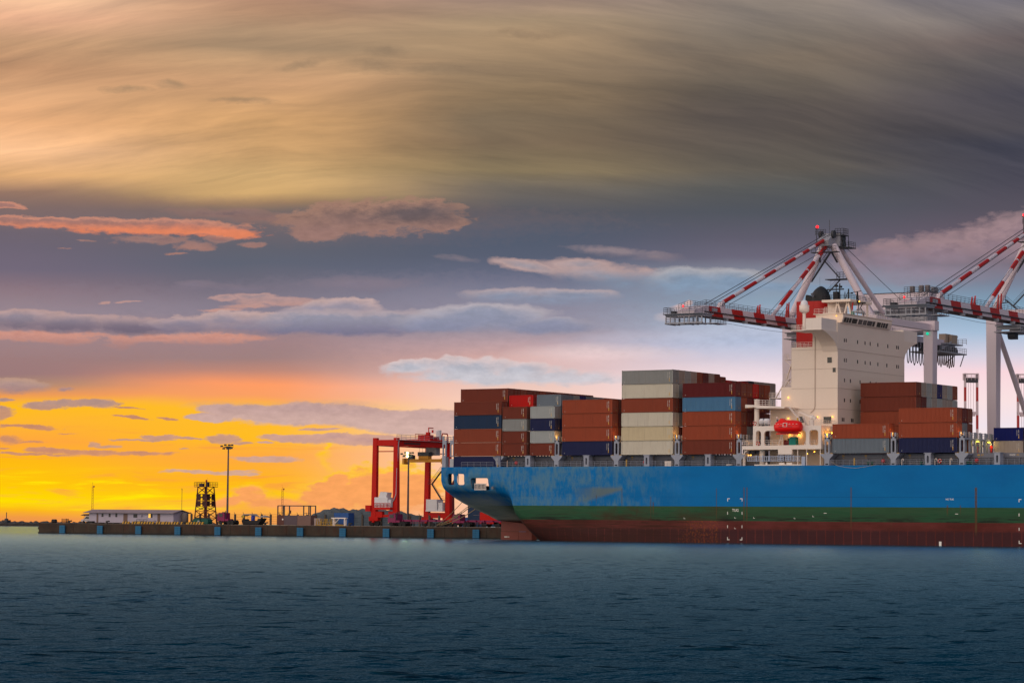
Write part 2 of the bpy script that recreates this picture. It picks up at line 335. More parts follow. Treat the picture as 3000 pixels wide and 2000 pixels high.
# sunset: bright streaks, then dark bars in the yellow
sy=T.noise(T.comb(T.math('MULTIPLY',U,3.2),T.math('MULTIPLY',V,34.0),9.0),1.0,6,0.6,0.6)
ys=T.math('MULTIPLY',T.math('MULTIPLY',T.rng(sy,0.5,0.68,0,1,smooth=True),T.rng(U,0.55,1.0,1,0,smooth=True)),T.math('MULTIPLY',T.rng(V,1.36,1.42,0,1,smooth=True),T.rng(V,1.48,1.505,1,0,smooth=True)))
cur=T.mix(ys,cur,lin((255,228,10)))
so=T.math('MULTIPLY',T.math('MULTIPLY',T.rng(sy,0.3,0.46,1,0,smooth=True),T.rng(U,0.9,1.3,1,0)),T.math('MULTIPLY',T.rng(V,1.2,1.3,0,.75,smooth=True),T.rng(V,1.5,1.53,1,0)))
cur=T.mix(so,cur,lin((250,160,66)))
cur=cloud(cur,[(.82,1.475,.1,.025),(.74,1.45,.06,.03),(.68,1.47,.06,.02),(.98,1.46,.12,.06),(1.0,1.41,.05,.03),(1.15,1.44,.2,.09)],(255,205,20),(251,164,94),(248,162,96),1.40,1.5,soft=.1,edge=.6,puffy=.4,rim=.12)
cur=cloud(cur,[(.955,1.335,.02,.012),(.965,1.36,.012,.03),(.96,1.31,.008,.02),(.82,1.446,.06,.008),(.7,1.424,.05,.005)],(255,205,20),(255,200,10),(255,205,20),1.3,1.4,soft=.5,edge=1.2,alpha=.8)
cur=cloud(cur,[(.06,1.135,.1,.022),(.2,1.15,.03,.006)],(196,156,134),(176,146,140),(170,134,132),1.12,1.155,soft=.13,edge=.8)
G=(180,142,140)
cur=cloud(cur,[(.16,1.193,.09,.015),(.28,1.188,.07,.014),(.02,1.216,.045,.02),(.03,1.178,.03,.006)],(196,150,128),(178,144,136),(198,146,118),1.18,1.215,soft=.13,edge=1.0,rim=.2,base=1.0,puffy=.2)
cur=cloud(cur,[(.86,1.214,.24,.032),(.68,1.205,.1,.02),(.62,1.228,.07,.01),(1.1,1.22,.3,.024),(1.3,1.24,.3,.035)],(206,166,150),(194,160,156),(208,174,166),1.18,1.26,soft=.08,edge=.45,rim=.12,base=1.2)
cur=cloud(cur,[(.72,1.195,.12,.012),(.9,1.2,.2,.018)],(190,156,150),(184,152,150),(190,158,156),1.18,1.22,soft=.6,edge=.5,alpha=.6)
cur=cloud(cur,[(.1,1.258,.1,.006),(.22,1.272,.03,.002),(.04,1.295,.045,.013),(.11,1.297,.05,.005),(.38,1.2,.04,.003,.12),(.4,1.227,.05,.004,.08),(.5,1.232,.03,.004,.2)],(200,140,110),(184,128,116),(200,140,110),1.2,1.3,soft=.13,edge=1.2,alpha=.9)
cur=cloud(cur,[(.15,1.325,.06,.01),(.12,1.338,.13,.004),(.27,1.33,.1,.008),(.4,1.334,.12,.006),(.02,1.323,.03,.003)],(212,150,110),(196,134,116),(208,146,110),1.31,1.34,soft=.13,edge=.7,alpha=.97,base=1.2)
cur=cloud(cur,[(.49,1.285,.06,.008),(.44,1.293,.1,.003),(.55,1.288,.06,.003),(.3,1.306,.02,.008),(.34,1.312,.045,.005),(.66,1.288,.045,.013),(.71,1.3,.03,.005),(.54,1.322,.02,.003)],(208,156,128),(190,146,134),(208,158,128),1.27,1.32,soft=.13,edge=.9,alpha=.97,base=1.2)
cur=cloud(cur,[(.79,1.347,.1,.009,.03),(.62,1.383,.14,.005),(.7,1.388,.06,.004),(.85,1.282,.1,.01),(.98,1.285,.16,.011),(1.1,1.29,.2,.016),(.95,1.258,.06,.005),(.77,1.297,.03,.004)],(212,164,142),(196,154,150),(212,168,146),1.27,1.39,soft=.13,edge=.7,alpha=.97,base=1.2)
# the rest of the sky dome: unseen tones added as fill light, plus the physical sky
sky=T.new('ShaderNodeTexSky',sky_type='NISHITA'); sky.sun_disc=False
SUN_AZ=-0.16; SUN_EL=math.radians(2.5)
sd=FWD*math.cos(SUN_AZ)+RIGHT*math.sin(SUN_AZ)
sky.sun_elevation=SUN_EL; sky.sun_rotation=math.atan2(sd.x,sd.y); sky.air_density=1.0; sky.dust_density=2.0
nis=T.vec('SCALE',sky.outputs[0],scale=0.08)
side=T.vec('DOT_PRODUCT',D,(-0.34,-0.94,0.0))
cover=T.noise(T.mapping(D,scale=(1,1,2.2)),2.6,4,0.5)
dome=T.mix(T.rng(side,-0.15,0.85,0,1,smooth=True),SKY_BOW,SKY_SIDE)
dome=T.vec('SCALE',dome,scale=T.rng(cover,0.3,0.7,0.82,1.18))
zen=T.mix(T.rng(el,0.35,1.0,0,1,smooth=True),dome,SKY_ZENITH)
zen=T.mix(T.math('MULTIPLY',T.rng(side,-0.75,0.1,1,0,smooth=True),1.0),zen,SKY_AHEAD)
back=T.vec('ADD',zen,nis)
aa=T.math('ABSOLUTE',az)
front=T.math('MULTIPLY',T.rng(aa,0.22,0.75,1,0,smooth=True),T.rng(el,0.188,0.235,1,0,smooth=True))
fin=T.mix(front,back,cur)
fin=T.mix(T.rng(el,-0.02,-0.004,1,0),fin,(0.05,0.07,0.09))
T.put(bg.inputs['Color'],fin); bg.inputs['Strength'].default_value=1.0
W.cycles.sampling_method='MANUAL'; W.cycles.sample_map_resolution=512
sl=bpy.data.lights.new('sun','SUN'); sl.energy=SUN_E; sl.angle=math.radians(SUN_A); sl.color=(1.0,0.55,0.22)
so_=bpy.data.objects.new('sun',sl); COL.objects.link(so_)
so_.rotation_euler=(-(sd*math.cos(SUN_EL)+Vector((0,0,math.sin(SUN_EL))))).to_track_quat('-Z','Y').to_euler()
so_.location=(0,0,200)
# render settings
SC.render.engine='CYCLES'
SC.view_settings.view_transform='Standard'; SC.view_settings.look='None'; SC.view_settings.exposure=0.0; SC.view_settings.gamma=1.0
SC.cycles.use_adaptive_sampling=True; SC.cycles.adaptive_threshold=0.012; SC.cycles.adaptive_min_samples=12
SC.cycles.max_bounces=6; SC.cycles.diffuse_bounces=3; SC.cycles.glossy_bounces=3; SC.cycles.transmission_bounces=2
SC.cycles.caustics_reflective=True; SC.cycles.caustics_refractive=False; SC.cycles.sample_clamp_indirect=4.0
SC.cycles.use_denoising=True
SC.render.film_transparent=False
# ------------------------------------------------------------------ water: one sheet, real ripples near the camera, out to the horizon
def build_water():
    rr=[30.0]
    while rr[-1]<260: rr.append(rr[-1]*1.0028)
    while rr[-1]<900: rr.append(rr[-1]*1.0065)
    while rr[-1]<30000: rr.append(rr[-1]*1.12)
    rr=np.array(rr)
    fine=np.radians(np.arange(-16,16.001,0.06)); 
    a=np.concatenate([np.radians(np.linspace(-180,-17,60)),fine,np.radians(np.linspace(17,179.0,60))])
    R,A=np.meshgrid(rr,a,indexing='ij')
    X=R*(FWD.x*np.cos(A)+RIGHT.x*np.sin(A)); Y=R*(FWD.y*np.cos(A)+RIGHT.y*np.sin(A))
    Z=np.zeros_like(X); dr=np.gradient(rr)[:,None]
    wind=HEAD+PI/2
    for k in range(64):
        lam=0.5*(3.2/0.5)**RNG.random(); th=wind+RNG.normal(0,0.55); ph=RNG.random()*2*PI
        amp=0.0028*lam**0.75*(0.6+0.8*RNG.random())
        kk=2*PI/lam
        fade=np.clip((lam/dr-2.2)/2.5,0,1)
        Z+=fade*amp*np.sin(kk*(X*math.cos(th)+Y*math.sin(th))+ph)
    env=1.0+0.5*np.sin(X/23+1.3*np.sin(Y/31))*np.sin(Y/27+1.1*np.sin(X/19))
    Z*=env*np.clip(1.7*np.clip((47-(Y+CAM.y))/485,0,2)**2.2,0.33,3.0)        # calmer in the lee of the quay
    Z[:, :58]=0; Z[:, -58:]=0
    nr,na=X.shape
    co=np.stack([X+CAM.x,Y+CAM.y,Z],-1).reshape(-1,3)
    i=np.arange(nr-1)[:,None]*na; j=np.arange(na-1)[None,:]
    q=np.stack([i+j,i+na+j,i+na+j+1,i+j+1],-1).reshape(-1,4)[:,::-1]
    # close the gap behind and the disc under the camera
    me=bpy.data.meshes.new('water')
    wrap=np.stack([np.arange(nr-1)*na+na-1,(np.arange(nr-1)+1)*na+na-1,(np.arange(nr-1)+1)*na,np.arange(nr-1)*na],-1)[:,::-1]
    q=np.concatenate([q,wrap])
    me.vertices.add(len(co)); me.vertices.foreach_set('co',co.ravel())
    nq=len(q); me.loops.add(nq*4); me.loops.foreach_set('vertex_index',q.ravel().astype(np.int32))
    me.polygons.add(nq); me.polygons.foreach_set('loop_start',np.arange(nq,dtype=np.int32)*4); me.polygons.foreach_set('loop_total',np.full(nq,4,np.int32))
    me.polygons.foreach_set('use_smooth',np.ones(nq,bool))
    me.update(); me.validate()
    m,t,b=material('harbour_water')
    g=t.new('ShaderNodeNewGeometry').outputs['Position']
    y=t.sep(g)[1]
    ga=t.vec('DOT_PRODUCT',g,tuple(RIGHT)); gb_=t.vec('DOT_PRODUCT',g,tuple(FWD))     # ripples run with the breeze, crests drawn out across it
    n=t.noise(t.comb(t.math('MULTIPLY',ga,1.3),t.math('MULTIPLY',gb_,2.6),0),1.0,4,0.62)
    n2=t.noise(t.comb(t.math('MULTIPLY',ga,.45),t.math('MULTIPLY',gb_,.9),3),1.0,4,0.6)
    n4=t.rng(t.noise(t.comb(t.math('MULTIPLY',ga,.55),t.math('MULTIPLY',gb_,1.1),8),1.0,2,0.5),.58,.78,0,1,smooth=True)
    lee=t.rng(y,-440,-60,WB[0],WB[1])
    h=t.math('MULTIPLY',t.math('ADD',t.math('ADD',t.math('MULTIPLY',n,0.06),t.math('MULTIPLY',n2,0.13)),t.math('MULTIPLY',n4,.16)),lee)
    bp=t.new('ShaderNodeBump'); bp.inputs['Strength'].default_value=WATER_BUMP; bp.inputs['Distance'].default_value=1.0; t.put(bp.inputs['Height'],h)
    fr=t.new('ShaderNodeFresnel'); fr.inputs['IOR'].default_value=1.33; t.put(fr.inputs['Normal'],bp.outputs[0])
    df=t.new('ShaderNodeBsdfDiffuse'); df.inputs['Color'].default_value=(*WATER_BODY,1); t.put(df.inputs['Normal'],bp.outputs[0])
    gl=t.new('ShaderNodeBsdfGlossy'); gl.inputs['Color'].default_value=(*WATER_TINT,1); t.put(gl.inputs['Normal'],bp.outputs[0])
    t.put(gl.inputs['Roughness'],t.ramp(t.rng(y,-450,50),[(0,(WR[0],)*3),(.35,(WR[1],)*3),(1,(WR[2],)*3)]))
    mx=t.new('ShaderNodeMixShader'); t.put(mx.inputs[0],t.math('MULTIPLY',fr.outputs[0],t.ramp(t.rng(y,-450,50),[(0,(WF[0],)*3),(.22,(WF[1],)*3),(.55,(WF[2],)*3)]))); t.l.new(df.outputs[0],mx.inputs[1]); t.l.new(gl.outputs[0],mx.inputs[2])
    t.l.new(mx.outputs[0],[n_ for n_ in t.n if n_.type=='OUTPUT_MATERIAL'][0].inputs['Surface']); t.n.remove(b)
    me.materials.append(m)
    o=bpy.data.objects.new('water',me); COL.objects.link(o); tag(o,kind='structure')
build_water()
# ------------------------------------------------------------------ the container ship
STERN=-17.93; BEAM=45.0; CY=22.5; DECK=15.5
def interp(tab,x):
    if x<=tab[0][0]: return tab[0][1]
    for (a,b),(c,d) in zip(tab[:-1],tab[1:]):
        if x<=c: return b+(d-b)*(x-a)/(c-a) if c>a else d
    return tab[-1][1]
GW=[(0,0),(.09,.065),(.178,.136),(.373,.263),(.612,.433),(.74,.545),(.817,.625),(.87,.69),(.926,.75),(.955,.80),(.981,.886),(.992,.945),(1,1)]
ZK=[(-18,4.15),(-14,3.75),(-7.7,3.05),(-4.3,2.6),(-2.1,2.0),(0,0),(3,-4),(6,-8),(10,-10)]
ZC=[(-18,12.6),(-3,12.4),(-1.4,12.0),(-.5,10.9),(.7,7.2),(3.2,5.1),(8.3,4.1),(14,3.0),(20,1.8),(28,0),(40,-3),(60,-7)]
PW=[(-18,1),(0,1.05),(8,1.25),(20,2.0),(35,3.5),(60,8)]
def build_hull(ship):
    m,t,b=material('hull_paint')
    g=t.new('ShaderNodeTexCoord').outputs['Object']; X,Y,Z=t.sep(g)
    fx=t.mapping(g,scale=(1,0.4,1))
    n_v=t.noise(t.mapping(g,scale=(.75,0.4,0.30)),1.0,6,0.68)             # drawn downwards
    n_b=t.noise(t.mapping(g,scale=(0.07,0.1,0.16)),1.0,5,0.6)
    n_h=t.noise(t.mapping(g,scale=(0.16,0.2,2.6)),1.0,6,0.62)             # scrapes along the side
    n_f=t.noise(fx,2.2,5,0.65)
    aft=t.rng(X,24,44,1,0)
    blue=t.mix(t.rng(n_b,.3,.7,0,1),(0.0,0.13,0.37),(0.0,0.165,0.43))
    cell=t.new('ShaderNodeTexVoronoi',feature='F1',distance='CHEBYCHEV'); t.put(cell.inputs['Vector'],t.mapping(g,scale=(0.16,0.001,0.24))); cell.inputs['Scale'].default_value=1
    blue=t.mix(t.math('MULTIPLY',t.rng(t.sep(cell.outputs['Color'])[0],.55,.9,0,.5),t.rng(X,30,60,1,.35)),blue,(0.0,0.16,0.47))
    fade=t.math('MULTIPLY',t.rng(t.math('ADD',t.math('MULTIPLY',n_v,.6),t.math('MULTIPLY',n_b,.5)),.46,.64,0,.72,smooth=True),t.math('MAXIMUM',aft,t.math('MULTIPLY',t.rng(t.math('ABSOLUTE',t.math('SUBTRACT',X,65)),2,9,.5,0),t.rng(Z,11,14.5,0,1))))
    blue=t.mix(fade,blue,(0.10,0.22,0.29))
    blue=t.mix(t.rng(n_f,.55,.8,0,.15),blue,(0.01,0.08,0.20))
    # bare primer patch with a curved edge, and large repainted patches
    pt=t.math('MULTIPLY',t.math('MULTIPLY',t.rng(t.math('ADD',X,t.math('MULTIPLY',n_v,4)),17,24,0,1),t.rng(X,27.4,27.5,1,0)),t.math('MULTIPLY',t.rng(t.math('ADD',Z,t.math('MULTIPLY',t.math('SUBTRACT',X,22),-.28)),8.6,9.6,0,.75,smooth=True),t.rng(Z,10.6,11.6,1,0,smooth=True)))
    blue=t.mix(pt,blue,(0.14,0.17,0.13))
    seam=t.math('LESS_THAN',t.math('ABSOLUTE',t.math('SUBTRACT',Z,9.25)),0.04)
    blue=t.mix(t.math('MULTIPLY',seam,t.rng(X,55,60,.2,.6)),blue,(0,0.05,0.16))
    green=t.mix(t.rng(n_h,.35,.7,0,.8),(0.018,0.075,0.035),(0.045,0.12,0.06))
    green=t.mix(t.math('MULTIPLY',t.rng(n_h,.44,.58,0,1),t.rng(Z,6.4,4.4,.1,1)),green,(0.012,0.013,0.012))
    green=t.mix(t.math('MULTIPLY',t.rng(n_b,.45,.6,0,.75),t.math('MULTIPLY',t.rng(X,8,22,0,1),t.rng(X,46,56,1,.15))),green,(0.055,0.032,0.016))
    green=t.mix(t.math('MULTIPLY',t.rng(n_v,.55,.7,0,.8),t.math('MULTIPLY',t.rng(X,18,30,0,1),t.rng(X,48,52,1,0))),green,(0.06,0.03,0.018))
    red=t.mix(t.rng(n_b,.35,.65,0,1),(0.085,0.016,0.013),(0.17,0.040,0.036))
    red=t.mix(t.math('MULTIPLY',t.rng(n_h,.48,.62,0,.8),t.rng(X,60,40,.35,1)),red,(0.045,0.022,0.014))
    red=t.mix(t.rng(n_v,.5,.75,0,.55),red,(0.09,0.028,0.02))
    low=t.rng(t.math('ADD',Z,t.math('MULTIPLY',t.math('SUBTRACT',n_f,.5),1.2)),3.1,2.4,0,.8,smooth=True)
    ribs=t.math('PINGPONG',t.math('ADD',X,t.math('MULTIPLY',n_v,.35)),0.98)
    low=t.math('MULTIPLY',low,t.rng(ribs,.06,.16,.25,1))
    red=t.mix(low,red,(0.042,0.016,0.020))
    red=t.mix(t.math('MULTIPLY',t.rng(n_f,.5,.7,0,.9),t.math('MULTIPLY',t.rng(X,40,44,0,1),t.rng(X,50,50.3,1,0))),red,(0.30,0.085,0.012))
    zz=t.math('ADD',Z,t.math('MULTIPLY',t.math('SUBTRACT',n_h,.5),.12))
    red=t.mix(t.math('MULTIPLY',t.rng(X,52,36,0,.62),t.rng(n_h,.25,.6,.55,1)),red,(0.042,0.016,0.010))
    c=t.mix(t.math('GREATER_THAN',zz,4.42),red,green)
    c=t.mix(t.math('GREATER_THAN',t.math('ADD',Z,t.math('MULTIPLY',t.math('SUBTRACT',n_f,.5),.05)),7.34),c,blue)
    # light bounced off the water, painted as a pale run under the counter
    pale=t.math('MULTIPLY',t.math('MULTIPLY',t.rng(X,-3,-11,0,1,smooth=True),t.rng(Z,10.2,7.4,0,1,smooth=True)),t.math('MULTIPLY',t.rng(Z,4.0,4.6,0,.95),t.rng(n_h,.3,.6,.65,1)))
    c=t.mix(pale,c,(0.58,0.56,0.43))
    # rust runs below scuppers and fender marks
    for x,w,z0,z1,k in ((49.76,.10,4.2,11.0,.7),(56.05,.16,3.6,11.2,.8),(56.72,.16,3.6,11.2,.8),(79.85,.2,2.4,11.2,.65),(106.2,.3,1.8,11.2,.9),(27.5,.12,6.4,11.0,.6),(34.4,.14,5.0,9.3,.7),(35.0,.2,5.2,8.2,.7),(100.3,.2,5.4,7.8,.8),(103.0,.12,5.6,7.8,.7),(88.5,.15,3.0,4.4,.6),(21.3,.12,7.6,9.6,.7),(20.2,.12,7.4,8.4,.6)):
        a=t.rng(t.math('ABSOLUTE',t.math('SUBTRACT',X,x)),w*.5,w,1,0)
        a=t.math('MULTIPLY',t.math('MULTIPLY',a,t.rng(Z,z1-.05,z1,1,0)),t.math('MULTIPLY',t.rng(Z,z0,z0+1.5,0,k),t.rng(n_f,.3,.5,.5,1)))
        c=t.mix(a,c,(0.10,0.055,0.025))
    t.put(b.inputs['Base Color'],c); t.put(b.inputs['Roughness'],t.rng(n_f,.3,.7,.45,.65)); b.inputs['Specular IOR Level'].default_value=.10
    bp=t.new('ShaderNodeBump'); bp.inputs['Strength'].default_value=.25; bp.inputs['Distance'].default_value=.12
    t.put(bp.inputs['Height'],t.noise(t.mapping(g,scale=(.45,.4,.3)),1.0,3,.5)); t.put(b.inputs['Normal'],bp.outputs[0])
    mb=MB()
    OPEN=[(-16.24,-14.65,11.7,14.09),(-13.74,-11.97,11.7,14.09),(-10.29,-5.78,10.62,13.16)]
    st=sorted(set([STERN,-4.4,-3,-2.2,-1.4,-.9,-.5,-.1,.2,.45,.7,1.3,2,3.2,4.5,6,8.3,11,14,17,20,24,28,34,40,50,60,90,130,180,200,215,228,240]+[v for o in OPEN for v in o[:2]]))
    ws=[0,.05,.09,.13,.178,.27,.373,.5,.612,.74,.817,.87]; LV=[10.25,10.62,11.15,11.7,12.3,12.75,13.16,14.09,DECK]
    rings=[]
    for s in st:
        zk=interp(ZK,s); zc=interp(ZC,s); p=interp(PW,s)
        bow=1.0 if s<180 else math.sqrt(max(0,1-((s-180)/62)**2))
        zb=lambda w: zk+(zc-zk)*interp(GW,w)**p
        def inv(z):
            if z>=zc: return 1.0
            a,b_=0.0,1.0
            for _ in range(40):
                c_=(a+b_)/2
                if zb(c_)<z: a=c_
                else: b_=c_
            return a
        r=[(w,zb(w)) for w in ws]; z0=zb(.87); zt=max(z0+.05,min(zc,10.1))
        for k in range(1,9): z=z0+(zt-z0)*k/8; r.append((inv(z) if k<8 or zc>10.1 else 1.0,z))
        r+=[(inv(z),z) for z in LV]
        rings.append((s,[(w*CY*bow,z) for w,z in r]))
    n=len(rings[0][1]); nb=len(ws)+8
    for side in (-1,1):
        vs=[];fs=[]
        for s,r in rings: vs+=[(s,CY+side*w,z) for w,z in r]
        for i in range(len(rings)-1):
            sm=(rings[i][0]+rings[i+1][0])/2
            for j in range(n-1):
                zm=(rings[i][1][j][1]+rings[i][1][j+1][1])/2
                if side<0 and j>=nb and any(a<sm<b_ and c_<zm<d_ for a,b_,c_,d_ in OPEN): continue
                fs.append((i*n+j,(i+1)*n+j,(i+1)*n+j+1,i*n+j+1))
        mb.add(vs,fs,True)
    # reveals of the stern ports, with small corner gussets
    for a,b_,c_,d_ in OPEN:
        def yy(s,z): 
            k=min(range(len(rings)),key=lambda q:abs(rings[q][0]-s)); pts=rings[k][1][nb:]
            return CY-interp([(z_,w_) for w_,z_ in pts],z)
        y1=.5 if c_>11 else 2.1
        for (p0,p1) in (((a,c_),(b_,c_)),((b_,c_),(b_,d_)),((b_,d_),(a,d_)),((a,d_),(a,c_))):
            mb.add([(p0[0],yy(*p0),p0[1]),(p1[0],yy(*p1),p1[1]),(p1[0],y1,p1[1]),(p0[0],y1,p0[1])],[(0,1,2,3)])
        for sx,sz in ((1,1),(1,-1),(-1,1),(-1,-1)):
            x0=a if sx>0 else b_; z0=c_ if sz>0 else d_; g_=.42
            pts=[(x0,z0),(x0+sx*g_,z0),(x0+sx*g_*.3,z0+sz*g_*.3),(x0,z0+sz*g_)]
            mb.add([(x,yy(x0,min(d_,max(c_,z)))-.004,z) for x,z in pts],[(0,1,2,3)])
    # transom: V-shaped lower plate and a pierced upper plate
    lo=[q for q in rings[0][1] if q[1]<11.76]
    poly=[(CY-a,z) for a,z in lo[::-1]]+[(CY+a,z) for a,z in lo[1:]]
    mb.prism(poly,'x',STERN,STERN+.25)
    tm=MB(); frame_panel(tm,0.4,BEAM-.4,11.72,DECK-.02,[(3.6,10.4,11.78,14.2,.5),(11.0,20.0,11.78,14.2,.5),(25,34,11.78,14.2,.5),(34.6,41.4,11.78,14.2,.5)],0,.25); tm.box(0.03,.4,0,.25,12.6,DECK-.02); tm.box(BEAM-.4,BEAM-.03,0,.25,12.6,DECK-.02)
    mb.add([(STERN+y,x,z) for x,y,z in tm.v],tm.f)
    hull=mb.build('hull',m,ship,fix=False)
    import bmesh
    bm=bmesh.new(); bm.from_mesh(hull.data); bmesh.ops.remove_doubles(bm,verts=bm.verts,dist=.002); bmesh.ops.recalc_face_normals(bm,faces=bm.faces); bm.to_mesh(hull.data); bm.free()
    return hull,m

def build_ship():
    ship=thing('container_ship','large sea-blue container ship with green and rust-red waterline bands moored at the quay','ship',(0,0,0))
    hull,hm=build_hull(ship)
    grey=paint('ship_grey',(0.30,0.33,0.40),.55,wear=.35); dgrey=paint('ship_dark_grey',(0.13,0.145,0.18),.6,wear=.4)
    cream=paint('ship_cream',(0.80,0.68,0.57),.5,wear=.10,scale=.5,dirt=(.45,.33,.24)); white=paint('ship_white',(0.82,0.73,0.65),.5,wear=.12,dirt=(.42,.33,.26))
    redp=paint('funnel_red',(0.42,0.008,0.006),.4,wear=.12); black=paint('soot_black',(0.012,0.014,0.018),.55,wear=.2,streak=False)
    glass=material('bridge_glass')[0]; gb=glass.node_tree.nodes['Principled BSDF']; gb.inputs['Base Color'].default_value=(.008,.014,.016,1); gb.inputs['Roughness'].default_value=.06
    yel=paint('warning_yellow',(0.55,0.33,0.03),.5,wear=.3); steel=paint('deck_steel',(0.18,0.17,0.18),.55,wear=.4)
    mk=material('white_marking')[0]; mk.node_tree.nodes['Principled BSDF'].inputs['Base Color'].default_value=(.78,.76,.70,1); mk.node_tree.nodes['Principled BSDF'].inputs['Roughness'].default_value=.6
    amber=lamp_mat('amber_lamp',(1.0,0.50,0.06),2.6)
    # decks and the mooring space behind the stern ports
    d=MB(); d.box(STERN+.05,180,.05,BEAM-.05,DECK-.12,DECK-.01); d.build('deck',steel,ship)
    d=MB(); d.box(STERN+.3,-.6,2.4,BEAM-2.4,10.5,10.62); d.box(-.8,-.6,.4,BEAM-.4,10.0,DECK-.13)
    for y in (10.7,20.6): d.box(-17.4,-16.9,y-.25,y+.25,10.6,DECK-.13)
    d.build('mooring_deck',dgrey,ship)
    for x,y in ((-12.3,6.5),(-9.5,9.5)):
        w=MB(); w.tube((x,y-1.2,11.5),(x,y+1.2,11.5),.55,10); w.box(x-.5,x+.5,y-1.5,y-1.25,10.6,12.1); w.box(x-.5,x+.5,y+1.25,y+1.5,10.6,12.1)
        w.build('mooring_winch',dgrey,ship)
    c=MB()
    for x in np.linspace(-9.4,-6.6,9): c.box(x-.05,x+.05,.35,.5,10.6,11.9)
    c.box(-9.5,-6.5,.34,.52,11.85,12.0); c.box(-9.5,-6.5,.34,.52,10.62,10.75); c.build('port_guard',white,ship)
    fl=MB(); fl.tube((-4.62,-.08,11.05),(-4.62,.1,11.05),.32,14); fl.build('fairlead',dgrey,ship)
    # rudder
    r=MB(); r.prism([(-17.1,CY-.18),(-12.2,CY-.62),(-8.6,CY-.75),(-7.8,CY),(-8.6,CY+.75),(-12.2,CY+.62),(-17.1,CY+.18)],'z',-4,1.75)
    r.prism([(-17.0,CY-.2),(-12.2,CY-.6),(-8.6,CY-.72),(-7.6,CY),(-8.6,CY+.72),(-12.2,CY+.6),(-17.0,CY+.2)],'z',1.83,4.4)
    r.box(-12.3,-12.15,CY-.66,CY-.6,-4,1.7)
    r.build('rudder',paint('rudder_red',(0.20,0.045,0.032),.6,wear=.5),ship)
    for i,x in enumerate((-15.95,-15.65,-15.35,-14.9)): dm=MB(); dm.box(x,x+.18,CY-.50,CY-.34,.45,.75); dm.build('draught_mark',mk,ship)
    # hull lettering and tug brackets
    e=-.012
    class _B:
        def box(q,*a): b_=MB(); b_.box(*a); b_.build('hull_mark',mk,ship)
    br=_B()
    def brk(x,z,sx,sz):
        b_=MB(); b_.prism([(x,z),(x+sx*.55,z),(x+sx*.55,z+sz*.14),(x+sx*.14,z+sz*.14),(x+sx*.14,z+sz*.6),(x,z+sz*.6)],'y',e,e+.01); b_.build('tug_bracket',mk,ship); return
        br.box(x,x+sx*.55,e,e+.01,z,z+sz*.14); br.box(x,x+sx*.14,e-.002,e+.008,z,z+sz*.6)
    for x,sx in ((52.26,1),(55.70,-1),(114.9,1),(118.3,-1)):
        brk(x,8.98,sx,-1)
        for z in (6.0,3.3): br.box(x,x+sx*.14,e,e+.01,z-.28,z+.28)
        brk(x,.55 if x>100 else .6,sx,1)
    br.box(98.55,99.05,e,e+.01,-.1,.8)
    for x,z in ((42.2,4.8),(58.2,4.95),(67.3,4.95),(71.4,5.35),(53.9,4.95),(53.9,2.85)): br.box(x,x+.35,e,e+.01,z,z+.07); br.box(x,x+.07,e-.002,e+.008,z,z+.28)
    for x in (73.9,101.9): br.box(x,x+.6,e,e+.01,6.05,6.15)
    def letters(name,body,x0,z0,h,y,mat,par,wd=None):
        cu=bpy.data.curves.new(name,'FONT'); cu.body=body; cu.size=h*1.38; cu.extrude=.004; cu.offset=.018*h
        o=bpy.data.objects.new(name,cu); COL.objects.link(o)
        bpy.context.view_layer.update()
        me=bpy.data.meshes.new_from_object(o); bpy.data.objects.remove(o)
        me.materials.clear(); me.materials.append(mat)
        if wd:
            xs=[v.co.x for v in me.vertices]; k=wd/(max(xs)-min(xs)); x_=min(xs)
            for v in me.vertices: v.co.x=(v.co.x-x_)*k
        for v in me.vertices: v.co=Vector((x0+v.co.x,y-v.co.z,z0+v.co.y))
        o=bpy.data.objects.new(name,me); COL.objects.link(o); o.parent=par
        return o
    letters('tug_lettering','TUG',53.37,6.32,.56,-.012,mk,ship,1.45)
    letters('no_tug_lettering','NO TUG',99.95,8.74,.33,-.012,mk,ship,1.66)
    # side deck: pedestals under the outer container row, coaming, rail
    coam=paint('coaming_grey',(.17,.18,.22),.6,wear=.4); ym=paint('yellow_stencil',(0.55,0.32,0.05),.6,wear=.3)
    big=[-3.4,11.27,25.9,40.36,54.69,74.42,88.77,103.18,117.6]; mid=[4.07,18.6,33.16,47.57,96.07,110.42]
    hole_c=MB()
    for x in big:
        p=MB(); p.prism([(x-.55,DECK),(x+.55,DECK),(x+.55,16.7),(x+1.35,17.5),(x+1.35,17.78),(x-1.35,17.78),(x-1.35,17.5),(x-.55,16.7)],'y',.2,2.2)
        o=p.build('pedestal',grey,ship)
        q=MB(); q.box(x-.3,x+.3,.17,.22,DECK+.12,DECK+.36); q.build('pedestal_port',black,o)
        [(lambda q: (q.box(x+k,x+k+.55,.25,1.9,17.79,17.9),q.build('twistlock_plate',ym,o)))(MB()) for k in (-1.3,.75)]
    for x in mid:
        p=MB(); frame_panel(p,x-.62,x+.62,DECK,17.72,[(x-.2,x+.2,DECK+.35,17.3,.2)],.25,1.9); p.box(x-.8,x+.8,.2,2.0,17.72,17.86)
        p.build('stanchion',grey,ship)
